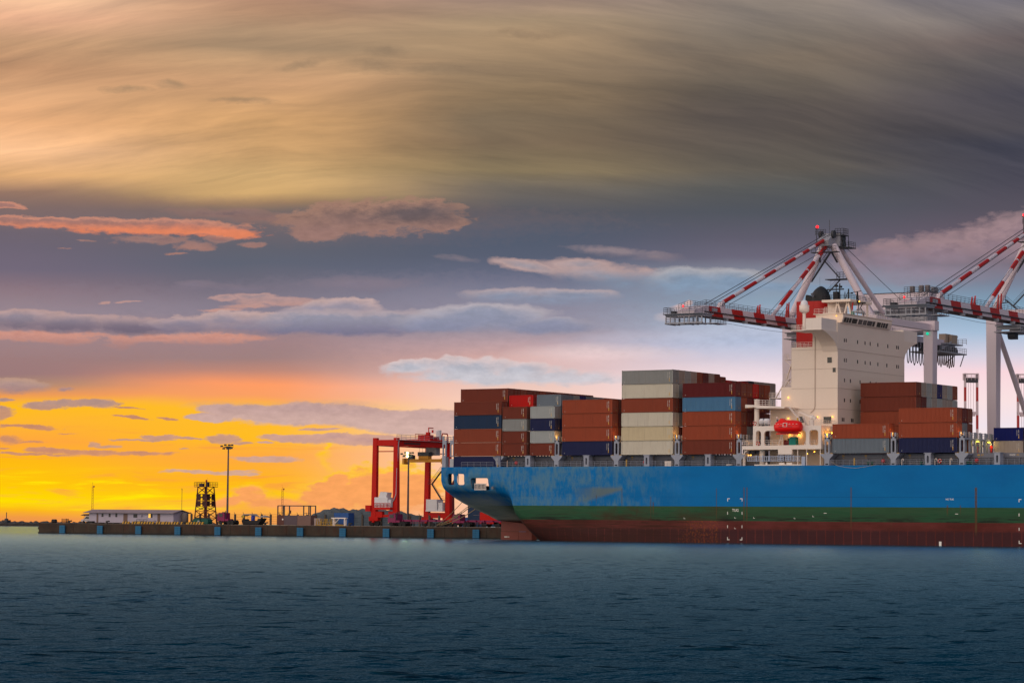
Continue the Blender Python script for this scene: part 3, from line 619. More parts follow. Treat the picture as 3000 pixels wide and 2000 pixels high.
    for a,b in zip([-17.0]+big[:],big+[118.9]):
        if abs(a-54.69)<.1: continue
        if a<-10: continue
        c=MB(); c.box(a+.6,b-.6,2.9,3.1,DECK,17.75); c.box(a+.6,b-.6,2.6,3.0,16.92,17.74)
        for z in (15.95,16.3,16.62): c.box(a+.6,b-.6,2.45,2.9,z,z+.06)
        for x in np.arange(a+1.6,b-1,3.1): c.box(x-.06,x+.06,2.4,2.9,DECK,16.9)
        o=c.build('hatch_coaming',coam,ship)
        y=MB()
        for x in np.arange(a+2.2,b-2,4.9): y.box(x,x+.5,2.58,2.6,17.3,17.55); y.box(x+.1,x+.45,2.58,2.6,16.96,17.04)
        y.build('bay_stencil',ym,o)
    for x0,s_,m_ in ((112.02,'GAIGI',mk),(113.35,'45',ym),(106.13,'47',ym)): letters('bay_lettering',s_,x0,17.28,.33,2.575,m_,ship,1.1 if len(s_)>3 else .58)
    for a,b in ((-12.8,-4.6),(-2.7,3.3),(4.8,10.5),(12,17.8),(19.3,25.1),(26.7,32.4),(33.9,39.6),(41.1,46.8),(48.3,53.9),(75.2,88),(89.5,95.3),(96.8,102.4),(104,109.7),(111.1,117)):
        rl=MB(); rl.rail([(a,.12,DECK),(b,.12,DECK)],1.05,1.5,.03); rl.build('deck_rail',grey,ship)
    bx=MB(); bx.box(-16.1,-13.54,.5,2.6,DECK,17.28); bx.build('deck_house',paint('locker_grey',(.42,.43,.46),.55,wear=.2),ship)
    for a,b in ((-2.6,57.9),(74.0,122.0)):
        h=MB(); h.box(a,b,3.25,41.8,DECK,17.825); h.build('hatch_cover',dgrey,ship)
    # small deck fittings along the side
    def fit(name,mat,fn):
        b=MB(); fn(b); return b.build(name,mat,ship)
    redf=paint('fitting_red',(.50,.02,.02),.4,wear=.15); grn=paint('fitting_green',(.02,.10,.06),.5,wear=.2)
    for x in (.35,32.0,86.0,105.65):
        fit('hydrant',redf,lambda b: b.ball((x,1.6,16.35),.42,12) or b.tube((x,1.6,DECK),(x,1.6,16.1),.16,8))
    for x in (83.0,83.8,94.3,95.1,104.0,104.8):
        fit('bollard',grn,lambda b: b.lathe([(.22,0),(.22,.45),(.3,.5),(.3,.65),(.1,.7)],(x,1.2,DECK),10))
    for x in (97.1,100.3,90.1,118.3):
        fit('vent_gooseneck',white,lambda b: b.path([(x,1.3,DECK),(x,1.3,16.55),(x+.12,1.3,16.72),(x+.34,1.3,16.72),(x+.42,1.3,16.4)],.09,6))
    fit('locker',white,lambda b: b.box(36.9,38.4,1.3,2.3,DECK,16.6))
    fit('roller_fairlead',white,lambda b: b.lathe([(.62,0),(.62,.25)],(52.2,.9,DECK+.1),14) or b.box(51.5,52.9,.5,1.3,DECK,DECK+.35))
    for x in (80.0,27.9): fit('ladder_post',yel,lambda b: b.box(x-.12,x+.12,1.0,1.2,DECK,16.9))
    fit('hanging_line',paint('line_tan',(.42,.36,.28),.8,wear=.1),lambda b: b.path([(75.4,-.02,16.3),(76.7,-.04,15.5),(78.6,-.05,15.1),(80.9,-.05,14.93),(83,-.05,15.2),(85.2,-.03,15.6)],.035,5))
    # lashing bridges across the deck
    for i,x in enumerate(big):
        if i==len(big)-1: continue
        full = abs(x-103.18)<.1
        lb=MB(); x0,x1=x-.55,x+.55
        for y in ([.3]+list(np.arange(2.85,43.5,2.5))):
            if y<1: frame_panel(lb,x0,x1,17.8,21.0,[(x-.27,x+.27,18.0,20.3,.27)],y,y+.3)
            else: lb.box(x0,x0+.32,y,y+.32,17.8,20.4); lb.box(x1-.32,x1,y,y+.32,17.8,20.4)
            lb.box(x0,x0+.3,y,y+.32,20.7,21.85); lb.box(x1-.3,x1,y,y+.32,20.7,21.85)
        lb.box(x0+.02,x1-.02,.32,44.5,20.36,20.72)
        lb.rail([(x0+.06,.6,20.7),(x0+.06,44,20.7)],1.0,2.5,.03); lb.rail([(x1-.06,.6,20.7),(x1-.06,44,20.7)],1.0,2.5,.03)
        o=lb.build('lashing_bridge',grey,ship)
        l=MB(); l.ball((x+.1,.95,21.45),.17,8); l.build('lamp',amber,o)
        glow('lashing_lamp_light',(x+.1,.75,21.7),(1,.45,.08),55 if i else 30,.15,o)
        if full:
            q=MB()
            for y in (5.8,11.2): q.box(x1-.02,x1+.05,y,y+1.3,20.05,20.2)
            q.build('walkway_lamp',lamp_mat('yellow_lamp',(1,.75,.08),2.2),o)
            glow('walkway_light',(x+.8,6.4,19.9),(1,.72,.15),60,.2,o); glow('walkway_light',(x+.8,11.8,19.9),(1,.72,.15),60,.2,o)
    # aftermost gantry post at the stern corner
    p=MB(); frame_panel(p,-17.9,-16.9,17.7,21.3,[(-17.65,-17.2,17.9,20.4,.22)],.3,.6); frame_panel(p,-15.9,-14.95,17.7,21.3,[(-15.7,-15.15,17.9,20.4,.26)],.3,.6)
    p.box(-17.9,-17.55,.3,.6,21.3,22.2); p.box(-15.25,-14.95,.3,.6,21.3,22.2); p.box(-17.9,-16.95,.2,1.4,DECK,17.7)
    p.rail([(-17.6,1.2,20.6),(-15,1.2,20.6)],1.4,.6,.05); p.build('stern_post',grey,ship)
    return ship,hull,dict(grey=grey,dgrey=dgrey,cream=cream,white=white,redp=redp,black=black,glass=glass,yel=yel,amber=amber,mk=mk,steel=steel,redf=redf,grn=grn,letters=letters)
SHIP,HULL,SM=build_ship()

def build_house():
    cream,white,grey,dgrey,glass,black,redp,amber=[SM[k] for k in('cream','white','grey','dgrey','glass','black','redp','amber')]
    sh=SHIP
    su=MB()
    y0,y1=7.0,38.1
    su.box(58.2,73.4,y0,y1,DECK,27.1); su.box(60.7,73.397,y0+.002,y1-.002,27.1,31.5); su.box(63.0,73.4,y0,y1,31.5,39.5); su.box(67.8,73.397,y0+.002,y1-.002,39.5,44.3)
    top=su.build('superstructure',cream,sh)
    wg=MB(); bw=[(44.7,.3),(44.7,7.0)]
    wg.box(69.7,73.15,.3,44.9,42.5,42.6); wg.box(69.7,73.15,.3,7.0,42.6,44.75); wg.box(69.7,73.15,y1,y1+6.8,42.6,44.75); wg.box(69.2,73.2,.25,44.9,42.38,42.5); wg.box(66.2,69.7,.4,6.9,42.3,42.5)
    wg.build('bridge_wing',white,top)
    bk=MB(); prof=[(.3,42.38),(1.8,42.0),(3.3,41.5),(4.7,40.9),(5.7,40.3),(6.5,39.5),(6.99,38.4),(6.99,42.38)]
    bk.prism(prof,'x',70.0,73.37); bk.build('wing_bracket',cream,top); bk=MB(); bk.prism([(45.1-y,z) for y,z in prof],'x',70.0,73.37); bk.build('wing_bracket',cream,top)
    for x0,x1,z0_,z1_ in ((72.3,72.95,34.3,35.2),(71.1,72.1,36.2,37.3),(70.3,72,24.1,25.4),(64.6,65.9,24.3,25.5),(69.9,71.2,39.9,41.2)):
        lk=MB(); lk.box(x0,x1,6.94,6.985,z0_,z1_); lk.build('side_window',glass,top)
    wh=MB(); wh.prism([(68,44.3),(73.75,44.3),(74.15,45.5),(74.0,46.05),(68,46.05)],'y',8.0,30.6); wh.box(67.5,74.2,7.8,30.8,46.05,46.2)
    whs=wh.build('wheelhouse',cream,top)
    for a,b in ((8.6,9.7),(9.85,10.75),(10.95,12.0),(12.3,14.6),(15.2,17.0),(17.3,18.95),(19.2,21.5),(21.7,22.75),(23.7,25.5),(25.75,26.45),(26.65,27.6),(27.8,28.85)):
        q=MB(); q.add([(73.80,a,44.42),(73.80,b,44.42),(74.12,b,45.38),(74.12,a,45.38),(73.70,a,44.42),(73.70,b,44.42),(74.0,b,45.38),(74.0,a,45.38)],[(0,1,2,3),(7,6,5,4),(0,4,5,1),(1,5,6,2),(2,6,7,3),(3,7,4,0)]); q.build('bridge_window',glass,whs)
    zrow=[(40.85,(9.93,10.79,15.92,19.36,21.76,25.35,30.03,34.3,35.1)),(36.85,(9.94,10.8,15.93,19.4,21.8,25.36,29.6,34.3,35.1)),(32.8,(10.0,12.67,17.1,21.8,24.5)),(28.8,(10.0,12.68,17.1,21.8)),(24.9,(9.06,9.76,13.2,13.85))]
    for z,ts in zrow:
        for y in ts:
            q=MB(); q.box(73.36,73.43,y-.19,y+.19,z-.36,z+.36); q.build('window',glass,top)
    sm_=MB()
    for z in (26.95,31.1,35.0,38.9): sm_.box(58.3 if z<27 else 63.1,73.46,6.955,7.0,z,z+.06); sm_.box(73.4,73.45,7,38.05,z,z+.06)
    sm_.box(68.28,68.45,6.9,7.0,27.5,42.3); sm_.path([(68.36,6.9,27.5),(68.2,6.9,26.9),(67.4,6.9,26.2)],.07,6)
    sm_.build('weld_seam',paint('seam_tan',(.5,.40,.33),.6,wear=.2),top)
    # exterior platforms and stairs aft of the tower
    ps=MB()
    for x0,x1,z in ((61.2,63,37.15),(61.2,63,33.2)):
        ps.box(x0,x1,7.2,9.5,z-.08,z); ps.rail([(x1,7.3,z),(x0,7.3,z),(x0,9.4,z)],1.05,.8,.03); ps.bar((x0+.1,7.6,z-.1),(x1,7.6,z-1.6),.12)
    ps.bar((61.3,8.2,33.2),(62.8,8.2,37.1),.5,.08); ps.bar((60.9,8,31.5),(62.2,8,33.2),.4,.08)
    ps.rail([(60.8,7.2,31.5),(60.8,12,31.5)],1.1,.8,.03); ps.rail([(62.9,7.2,31.5),(60.8,7.2,31.5)],1.1,.8,.03)
    ps.box(57.6,60.7,7.6,12,29.3,29.42); ps.rail([(60.7,7.7,29.4),(57.6,7.7,29.4),(57.6,12,29.4)],1.1,.8,.03); ps.bar((57.7,7.8,27.2),(57.7,7.8,29.3),.1); ps.bar((59,8,29.4),(60.6,8,32),.4,.08)
    ps.build('outside_stair',white,top)
    rp=MB(); rp.rail([(63.1,7.1,39.5),(67.7,7.1,39.5)],1.0,1,.03); rp.rail([(63.1,7.1,39.5),(63.1,20,39.5)],1.0,1,.03); rp.rail([(67.6,8,46.2),(74,8,46.2),(74,30.5,46.2)],1.0,1.1,.03)
    rp.rail([(66.3,.5,42.5),(66.3,6.9,42.5)],1.0,.9,.03); rp.rail([(66.3,.5,42.5),(69.6,.5,42.5)],1.0,.9,.03); rp.build('guard_rail',white,top)
    # funnel
    fu=MB(); fu.box(57.6,61.6,19.6,25.4,27.0,49.9); fu.tube((61.4,22.5,40),(61.4,22.5,49.9),2.9,20); f=fu.build('funnel',redp,sh)
    fc=MB(); vs=[];fs=[];lv=[(49.9,61.75,2.15,1.7),(50.6,61.75,2.12,1.68),(51.3,61.75,1.98,1.55),(51.9,61.75,1.72,1.35),(52.45,61.76,1.32,1.05),(52.85,61.78,.85,.7),(53.1,61.8,.42,.35),(53.2,61.8,.08,.06)]
    for z,cx,rx,ry in lv:
        for k in range(18): vs.append((cx+rx*math.cos(2*PI*k/18),22.5+ry*math.sin(2*PI*k/18),z))
    for i in range(len(lv)-1):
        for k in range(18): fs.append((i*18+k,i*18+(k+1)%18,(i+1)*18+(k+1)%18,(i+1)*18+k))
    fc.add(vs,fs,True); fc.prism([(58.6,49.9),(60.3,49.9),(60.3,50.6),(59.5,51.1),(58.95,51.45),(58.7,51.3)],'y',21.6,23.4); fc.build('funnel_cap',black,f)
    fp=MB(); fp.tube((60.9,20.7,50.9),(60.7,20.4,51.6),.25,8); fp.build('exhaust_pipe',dgrey,f)
    # radar deck above the wheelhouse
    rm=MB(); rm.box(64.5,71,17.5,27.5,49.35,49.85); rm.box(64.6,66.6,20,25,47.2,49.35); rm.box(68.6,70.2,18.2,26.8,46.2,46.7)
    for a,b in (((66.8,18.5,46.2),(67.6,18.5,49.3)),((68.6,18.5,46.2),(67.7,18.5,49.3)),((69,18.5,46.2),(69.9,18.5,49.3)),((70.8,18.5,46.2),(70,18.5,49.3)),((70.7,26,46.2),(70.7,26,49.3)),((66.9,26,46.2),(66.9,26,49.3))): rm.bar(a,b,.32)
    rm.box(65,68,17,28,46.2,47.15)
    rm.rail([(65.3,17.1,47.15),(66.8,17.1,47.15)],1.1,.5,.04); mast=rm.build('radar_mast',cream,sh)
    ra=MB(); ra.box(64.9,65.9,21.8,23.2,49.85,51.9); ra.tube((66.1,22.5,49.85),(66.1,22.5,53.6),.14,6); ra.box(63.3,67.1,22.2,22.5,52.25,52.5); ra.box(65.0,65.6,22.2,22.8,52.9,53.35); ra.box(66.0,66.55,22.2,22.8,52.7,53.1); ra.tube((65.3,22.5,51.9),(65.3,22.5,53),.09,6)
    ra.tube((70.15,22.5,49.85),(70.15,22.5,51.7),.3,8,.14); ra.bar((69.2,22.5,51.65),(71.0,22.5,51.85),.16,.12)
    for x in (67.3,68.05,68.2): ra.tube((x,22.5,49.85),(x,22.5,51.8 if x<68 else 52.4),.09,6)
    ra.bar((67.3,22.5,50),(67.9,22.5,51.7),.1); ra.bar((68.1,22.5,51.5),(68.9,22.5,51.5),.1); ra.box(68.7,69.05,22.3,22.7,51.35,51.65); ra.tube((64.3,22,49.9),(64.3,22,54.2),.02,4); ra.tube((63.3,19,50),(63.3,19,54.8),.02,4)
    ra.rail([(64.6,17.6,49.85),(70.9,17.6,49.85),(70.9,27.4,49.85)],.95,.7,.04)
    ra.build('radar_scanner',black,mast)
    sc=MB()
    for a,b in (((71.3,20,46.2),(71.7,20,49.2)),((72.9,20,46.2),(72.3,20,48)),((71.2,20,47.8),(72.4,20,47.8)),((71.3,20,49.2),(73.1,20,49.2)),((71.9,20,47.9),(72.6,20,49.1))): sc.bar(a,b,.14)
    sc.box(71.35,73.1,19.8,20.3,49.05,49.3); sc.box(71.3,71.7,19.8,20.2,49.3,49.7); sc.build('signal_mast',black,mast)
    fl=MB(); fl.tube((70.85,19,46.2),(70.85,19,49.3),.04,5); fl.prism([(70.7,49.2),(71.0,49.3),(70.85,48.0),(70.6,47.2),(70.55,48.2)],'y',18.95,19.0); fl.build('flag',SM['redf'],mast)
    gl=MB(); gl.lathe([(.35,0),(.45,.5),(.3,1.0),(.1,1.15)],(71.0,18.6,46.25),10); gl.build('green_bottle',paint('bottle_green',(.0,.16,.10),.4,wear=.1),mast)
    lm=MB(); lm.ball((71.95,19.7,49.45),.16,8); lm.build('lamp',amber,mast)
    # radome on its own pedestal at the aft end of the wing
    rd=MB(); rd.tube((66.2,6.4,42.5),(66.2,6.4,46.6),.35,8); rd.lathe([(.4,46.3),(1.0,46.7),(1.0,47.9)],(66.2,6.4,0),12); ro=rd.build('radome_pedestal',white,sh)
    rb=MB(); rb.lathe([(.72,47.6),(.76,48.2),(.66,48.6),(.4,48.88),(.1,48.98)],(66.2,6.4,0),16); rb.build('radome',paint('radome_white',(.75,.76,.80),.4,wear=.05),ro)
    # boat deck: pierced white side frame at the ship's side
    bd=MB()
    frame_panel(bd,58.05,73.25,19.46,23.42,[(58.7,59.85,19.55,22.5,.57),(60.55,69.93,19.55,22.45,.7),(70.66,72.63,19.55,22.52,.6)],0.0,.5)
    bd.box(55.6,73.25,0.0,7.0,18.72,19.46); bd.box(63.74,66.8,-.02,.6,17.73,18.72); bd.box(58.05,73.25,.5,7.0,23.2,23.42)
    bx=MB(); frame_panel(bx,0.5,6.98,19.46,23.2,[(1.1,6.2,19.6,22.5,.6)],0,.3); bd.add([(73.25-y,x,z) for x,y,z in bx.v],bx.f)
    bo=bd.build('boat_deck',white,sh)
    br=MB()
    for a,b in ((58.75,59.8),(60.6,64),(70.7,72.6)): br.rail([(a,.25,19.46),(b,.25,19.46)],1.1,.9,.03)
    br.rail([(55.7,.1,19.46),(58.0,.1,19.46)],1.1,.5,.04); br.rail([(55.7,.1,19.46),(55.7,6,19.46)],1.1,.8,.04); br.rail([(58.1,.1,23.42),(61.5,.1,23.42)],1.05,.8,.03); br.rail([(69.6,.1,23.42),(73.2,.1,23.42),(73.2,6.8,23.42)],1.05,.8,.03)
    br.build('boat_deck_rail',white,bo)
    for x in (56.0,67.9,69.9,72.9): pl=MB(); pl.tube((x,.4,DECK),(x,.4,18.72),.09,8); pl.build('deck_post',white,bo)
    pl=MB(); pl.path([(55.75,.3,DECK),(55.75,.3,17.6),(56.0,.3,18.2),(56.6,.3,18.5)],.1,8); pl.build('vent_pipe',white,bo); pl=MB(); pl.tube((59.0,2.2,DECK),(59.0,2.2,18.8),.55,12); pl.build('support_column',white,bo); pl=MB(); pl.tube((57.55,2.5,19.46),(57.55,2.5,28.8),.5,16); pl.lathe([(.5,0),(.56,.1),(.56,.3),(.1,.35)],(57.55,2.5,28.6),16)
    pl.build('crane_column',white,bo)
    ud=MB(); ud.prism([(55.6,27.85),(62.7,27.4),(64.7,27.22),(64.3,26.95),(61.9,27.05),(60.4,27.0),(58.3,27.05),(57.6,27.3),(55.6,27.15)],'y',1.2,7.0); ud.rail([(58.1,1.4,27.55),(62.7,1.4,27.35)],1.2,.7,.04)
    ud.bar((64.6,3,27.3),(67.3,3,24.4),.9,.12); ud.bar((64.6,2.6,28.3),(67.3,2.6,25.4),.05); ud.build('upper_deck',white,sh)
    for x in (63.4,69.3):
        dv=MB(); dv.bar((x,.6,19.5),(x+.5,1.6,22.3),.16); dv.bar((x+.9,.6,19.5),(x+.5,1.6,22.3),.16); dv.bar((x+.5,1.4,22.3),(x+.3,-.6,25.1),.26); dv.bar((x+.2,1,20.6),(x+.8,1,20.6),.1); dv.bar((x+.1,1.6,23.4),(x+.3,-.6,25.0),.2)
        dv.build('davit',white,sh)
    dc=MB(); dc.tube((70.5,1.3,23.42),(70.5,1.3,24.6),.5,12); dc.ball((70.6,1.3,25.0),.55,10); dc.bar((70.5,1.3,25.1),(67.6,1.3,26.2),.42,.38,.22,.22); dc.bar((67.7,1.3,26.2),(67.4,1.3,25.0),.1); dc.box(70.6,71.5,1.0,1.6,24.7,25.2); dc.build('stores_crane',white,sh)
    hk=MB(); hk.box(67.25,67.55,1.2,1.4,24.4,25.0); hk.build('crane_hook',SM['yel'],sh)
    # stowed gangway
    gw=MB(); gw.box(56.55,68.56,.3,.42,17.28,17.4); gw.box(56.55,68.56,.3,.42,16.4,16.52)
    for x in np.arange(56.6,68.6,.43): gw.box(x-.06,x+.06,.32,.4,16.5,17.3)
    for x in (58.7,60.1,61.6,67.0): gw.box(x-.1,x+.1,.2,.5,16.3,17.55)
    for x0 in (63.53,65.25):
        for z in (16.36,16.72,17.08,17.44): gw.box(x0,x0+1.38,.12,.3,z,z+.12)
        for k in range(3): gw.box(x0+k*.62,x0+k*.62+.14,.1,.3,16.36,17.56)
    gw.box(68.85,69.6,.2,.9,DECK,17.3)
    gw.build('gangway',paint('gangway_grey',(.36,.42,.55),.45,wear=.15),sh)
    bt=MB(); bt.box(58.2,69.3,.3,.9,DECK+.05,DECK+.25); bt.box(60.7,61.0,.4,.8,DECK,16.2); bt.box(63.7,64.9,.4,.8,DECK+.25,DECK+.6); bt.box(65.4,66.6,.4,.8,DECK+.25,DECK+.6); bt.build('gangway_landing',white,sh)
    for x0,x1 in ((70.3,71.4),(61.0,61.9)): dr=MB(); dr.box(x0,x1,6.9,6.98,15.6,17.5); dr.build('door',paint('door_tan',(.32,.25,.2),.5,wear=.2),top)
    # lamps of the house
    sp=[((62.8,6.85,22.0),40),((64.9,6.85,21.9),60),((71.1,6.85,21.9),60),((73.9,3.5,22.0),110),((62.4,6.85,29.4),10),((62.4,6.85,25.2),10),((69.0,6.85,25.4),14),((72.3,6.85,25.4),14),((68.9,2.6,17.9),25),((56.3,2.4,17.7),50),((70.3,3,18.3),25),((57.0,3.0,19.75),35),((73.0,7.2,45.6),14)]
    for p,e in sp: lb=MB(); lb.ball(p,.15 if e>20 else .13,8); lb.build('house_lamp',amber,top)
    for p,e in sp: glow('house_lamp_light',(p[0],p[1]-.35,p[2]-.1),(1,.48,.10),e*.55,.12,top)
build_house()
# ------------------------------------------------------------------ things carried on the ship
def container_proto(L,H,Wd=2.438):
    """corrugated walls and roof, steel frame, end doors, code plate; origin at the base corner (x: length, y: width)"""
    body=MB(); n=int(round(L/.283)); p=(L-.36)/n; d=.085
    prof=[(0.18,0)]
    for k in range(n):
        x=.18+k*p; prof+= [(x+.30*p,0),(x+.42*p,d),(x+.78*p,d),(x+.90*p,0)]
    prof.append((L-.18,0)); m=len(prof)
    for side in (0,1):
        vs=[];
        for z in (.14,H-.1):
            for x,dd in prof: vs.append((x,(.045+dd) if side==0 else Wd-.045-dd,z))
        body.add(vs,[(i,i+1,m+i+1,m+i) for i in range(m-1)])
    body.box(.06,L-.06,.06,Wd-.06,H-.06,H-.03); body.box(.1,L-.1,.1,Wd-.1,.1,.14)
    # closed (ribbed) end
    e=[(.1,0)]; ne=8; q=(Wd-.2)/ne
    for k in range(ne): y=.1+k*q; e+=[(y+.2*q,0),(y+.35*q,.035),(y+.7*q,.035),(y+.85*q,0)]
    e.append((Wd-.1,0)); me_=len(e); vs=[]
    for z in (.14,H-.1):
        for y,dd in e: vs.append((.05+dd,y,z))
    body.add(vs,[(i,i+1,me_+i+1,me_+i) for i in range(me_-1)])
    fr=MB()
    for x in (0,L-.16):
        for y in (0,Wd-.15): fr.box(x,x+.16,y,y+.15,.12,H-.118)
    for y,yb in ((0.012,.07),(Wd-.092,Wd-.15)): fr.box(.16,L-.16,yb,yb+.08,.06,.16); fr.box(.16,L-.16,y,y+.08,H-.12,H-.05)
    for x in (0.012,L-.112): fr.box(x,x+.1,.15,Wd-.15,.03,.17); fr.box(x,x+.1,.15,Wd-.15,H-.14,H-.02)
    ca=MB()
    for x in (0,L-.178):
        for y in (0,Wd-.162):
            for z in (0,H-.118): ca.box(x-.004,x+.182,y-.004,y+.166,z,z+.118)
    do=MB()
    for y in (.16,Wd/2+.012):
        do.box(L-.1,L-.055,y,y+Wd/2-.172,.17,H-.14)
        for k in (1,2,3,4): do.box(L-.055,L-.04,y+.05,y+Wd/2-.22,.17+(H-.31)*(k-.5)/4-.2,.17+(H-.31)*(k-.5)/4+.2)
    rods=MB()
    for y in (.42,.92,Wd-.92,Wd-.42): rods.tube((L-.02,y,.2),(L-.02,y,H-.16),.022,6); rods.box(L-.035,L-.005,y-.05,y+.2,1.05,1.12)
    mk=MB(); x0=L-.95
    rs=random.Random(int(L*10+H*7))
    for k in range(10):
        if k in (4,): continue
        mk.box(x0+.05,x0+.05+.09+.05*rs.random(),.018,.03,H-.45-.155*k-.1,H-.45-.155*k)
    mk.box(x0-.30,x0-.24,.018,.03,H*.38,H-.5)
    mk.m=1
    for k in range(3): mk.box(x0+.03,x0+.2,.018,.03,H*.18+k*.24,H*.18+.13+k*.24)
    mk.m=0; mk.box(.55,.68,.018,.03,.4,.5)
    es=MB(); es.box(L-.036,L-.028,Wd-.82,Wd-.72,H*.16,H*.16+.34)
    return body,fr,ca,do,rods,mk,es
CT={}
_cast=paint('casting_dark',(.10,.07,.055),.6,wear=.3); _rod=paint('lock_rod',(.20,.16,.14),.5,wear=.3)
_mkw=material('code_white')[0]; _mkw.node_tree.nodes['Principled BSDF'].inputs['Base Color'].default_value=(.62,.60,.55,1)
_mky=material('code_yellow')[0]; _mky.node_tree.nodes['Principled BSDF'].inputs['Base Color'].default_value=(.75,.42,.04,1)
for key,(L,H) in {'hc':(12.192,2.896),'std':(12.192,2.591),'tw':(6.058,2.591)}.items():
    CT[key]=(L,H,[b.v and b for b in container_proto(L,H)])
_meshes={}
def cargo_mesh(key,i,name,mats):
    if (key,i) not in _meshes:
        o=CT[key][2][i].build(name,mats); _meshes[(key,i)]=o.data; bpy.data.objects.remove(o)
    return _meshes[(key,i)]
PAL={'brown':(.20,.044,.026),'rust':(.29,.064,.032),'orange':(.35,.074,.034),'maroon':(.135,.016,.018),'red':(.52,.012,.010),'navy':(.018,.024,.085),'dblue':(.020,.045,.10),'royal':(.005,.012,.14),'grey':(.30,.31,.30),'slate':(.17,.21,.25),'lgrey':(.40,.43,.42),'white':(.66,.62,.51),'cream':(.66,.57,.38),'beige':(.42,.36,.31),'sky':(.085,.22,.38),'black':(.02,.025,.045)}
CNAME={'brown':'brown','rust':'rust-brown','orange':'orange-brown','maroon':'dark maroon','red':'bright red','navy':'navy blue','dblue':'dark slate-blue','royal':'deep royal-blue','grey':'weathered grey','slate':'slate grey','lgrey':'pale blue-grey','white':'off-white','cream':'yellowed cream','beige':'beige','sky':'light blue','black':'blue-black'}
def cmat(c):
    return paint('container_'+CNAME[c].replace('-','_').replace(' ','_'),PAL[c],.55,wear=.32,scale=.9,spec=.14,dirt=(.16,.085,.05) if c in('white','cream','grey','lgrey','beige') else (.06,.035,.025))
def container(key,c,x,y,z,label,detail=True,group='containers stacked on the ship'):
    r=thing('shipping_container',label,'container',(x,y,z),0,group)
    m=cmat(c)
    def part(name,i,mats,own=True):
        o=bpy.data.objects.new(name,cargo_mesh(key,i,name,mats)); COL.objects.link(o); o.parent=r
        if own: o.material_slots[0].link='OBJECT'; o.material_slots[0].material=m
        return o
    part('panel',0,[m]); part('frame',1,[m]); dd=part('door',3,[m])
    if detail:
        part('corner_casting',2,[_cast],False); part('code_marking',5,[_mkw,_mky],False)
    o=part('lock_rod',4,[_rod],False); o.parent=dd
    o=part('sticker',6,[_mky],False); o.parent=dd
    return r
ZB=17.83; HC=2.91; ST=2.603
ordn=['lowest','second','third','fourth','fifth','topmost']
BAY={}
def stack(bay,key,x,y,z0,cols,place):
    z=z0; n=len(cols)
    for i,c in enumerate(cols):
        k=key
        pos='topmost' if i==n-1 else ('lowest' if i==0 else {1:'second from bottom',2:'third from bottom',3:'fourth from bottom',4:'fifth from bottom'}[i])
        container(k,c,x,y,z,f"{CNAME[c]} {'twenty-foot' if k=='tw' else 'forty-foot'} container, {pos} {place}")
        z+= {'hc':HC,'std':ST,'tw':ST}[k]
    return z
# outer stacks along the ship's side, stern to bow
stack('A','hc',-14.85,.15,ZB-HC,['navy','rust','rust','dblue','brown'],'in the sternmost stack')
stack('B','tw',-2.29,.15,ZB,['brown','brown','grey','brown'],'in the first short stack from the stern')
stack('B','tw',4.72,.15,ZB,['brown','lgrey','navy','lgrey'],'in the second short stack from the stern')
stack('C','hc',12.70,.15,ZB,['navy','orange','orange','orange'],'in the orange-brown stack near the stern')
stack('D','hc',27.19,.15,ZB,['white','cream','white','rust','white','grey'],'in the tall mostly off-white stack')
stack('E','hc',41.69,.15,ZB,['brown','orange','orange','sky','maroon'],'in the stack just behind the white house')
stack('G','hc',75.69,.15,ZB,['slate','orange'],'in the two-high stack ahead of the white house')
stack('H','hc',90.01,.15,ZB,['navy','orange','orange'],'in the three-high stack near the right edge')
def inner(key,c,x,row,z,where):
    container(key,c,x,.15+2.5*row,z,f"{CNAME[c]} container {where}",detail=row<3)
def nth(k): return ['outermost','second','third','fourth','fifth','sixth','seventh','eighth','ninth','tenth','eleventh','twelfth','thirteenth','fourteenth','fifteenth','sixteenth','seventeenth','last'][k]
# rows further in: only the tiers that show above their neighbours
z5=ZB+4*HC
for k in range(1,15): inner('hc','brown' if k%3 else 'rust',-14.85,k,ZB+4*HC-HC*0 if k else 0,f'in the top stern tier, {nth(k)} row in')
for k in range(1,15,1):
    inner('hc',['rust','brown'][k%2],-14.85,k,ZB+3*HC,f'in the fourth stern tier, {nth(k)} row in')
inner('tw','red',-2.29,1,ZB+4*ST,'on top of the first short stack, set back one row')
for k in range(2,9): inner('tw',['brown','slate','brown'][k%3],-2.29,k,ZB+4*ST,f'in the tier behind the bright red box, {nth(k)} row in')
cl=['slate','slate','grey','royal','slate','grey','slate','brown','brown','rust','brown','brown','brown']
for k in range(1,14): inner('tw',cl[k-1],4.72,k,ZB+4*ST,f'in the top tier of the second short bay, {nth(k)} row in')
for i,c in enumerate(['brown','royal','lgrey']): inner('tw',['slate','royal','slate'][i],4.72,1,ZB+(3-i)*ST,f'in the second row behind the short stack, tier {["four","three","two"][i]}')
for i in range(4): 
    for k in (1,2): inner('hc',['maroon','brown','maroon','brown'][(i+k)%4],12.70,k,ZB+(3-i)*HC,f'in the {nth(k)} row behind the orange-brown stack, tier {4-i}')
for k in range(3,12): inner('hc','brown',12.70,k,ZB+3*HC,f'in the fourth tier of the orange-brown bay, {nth(k)} row in')
container('hc','beige',12.70,.15+2.5*12,ZB+4*HC,'pale beige container with its long side showing above the stern bays, far row',False)
topD=ZB+6*HC
rowD=['beige','beige','lgrey','beige','rust','maroon','beige','brown','brown','red','brown','red','red','black','beige','beige','beige','beige']
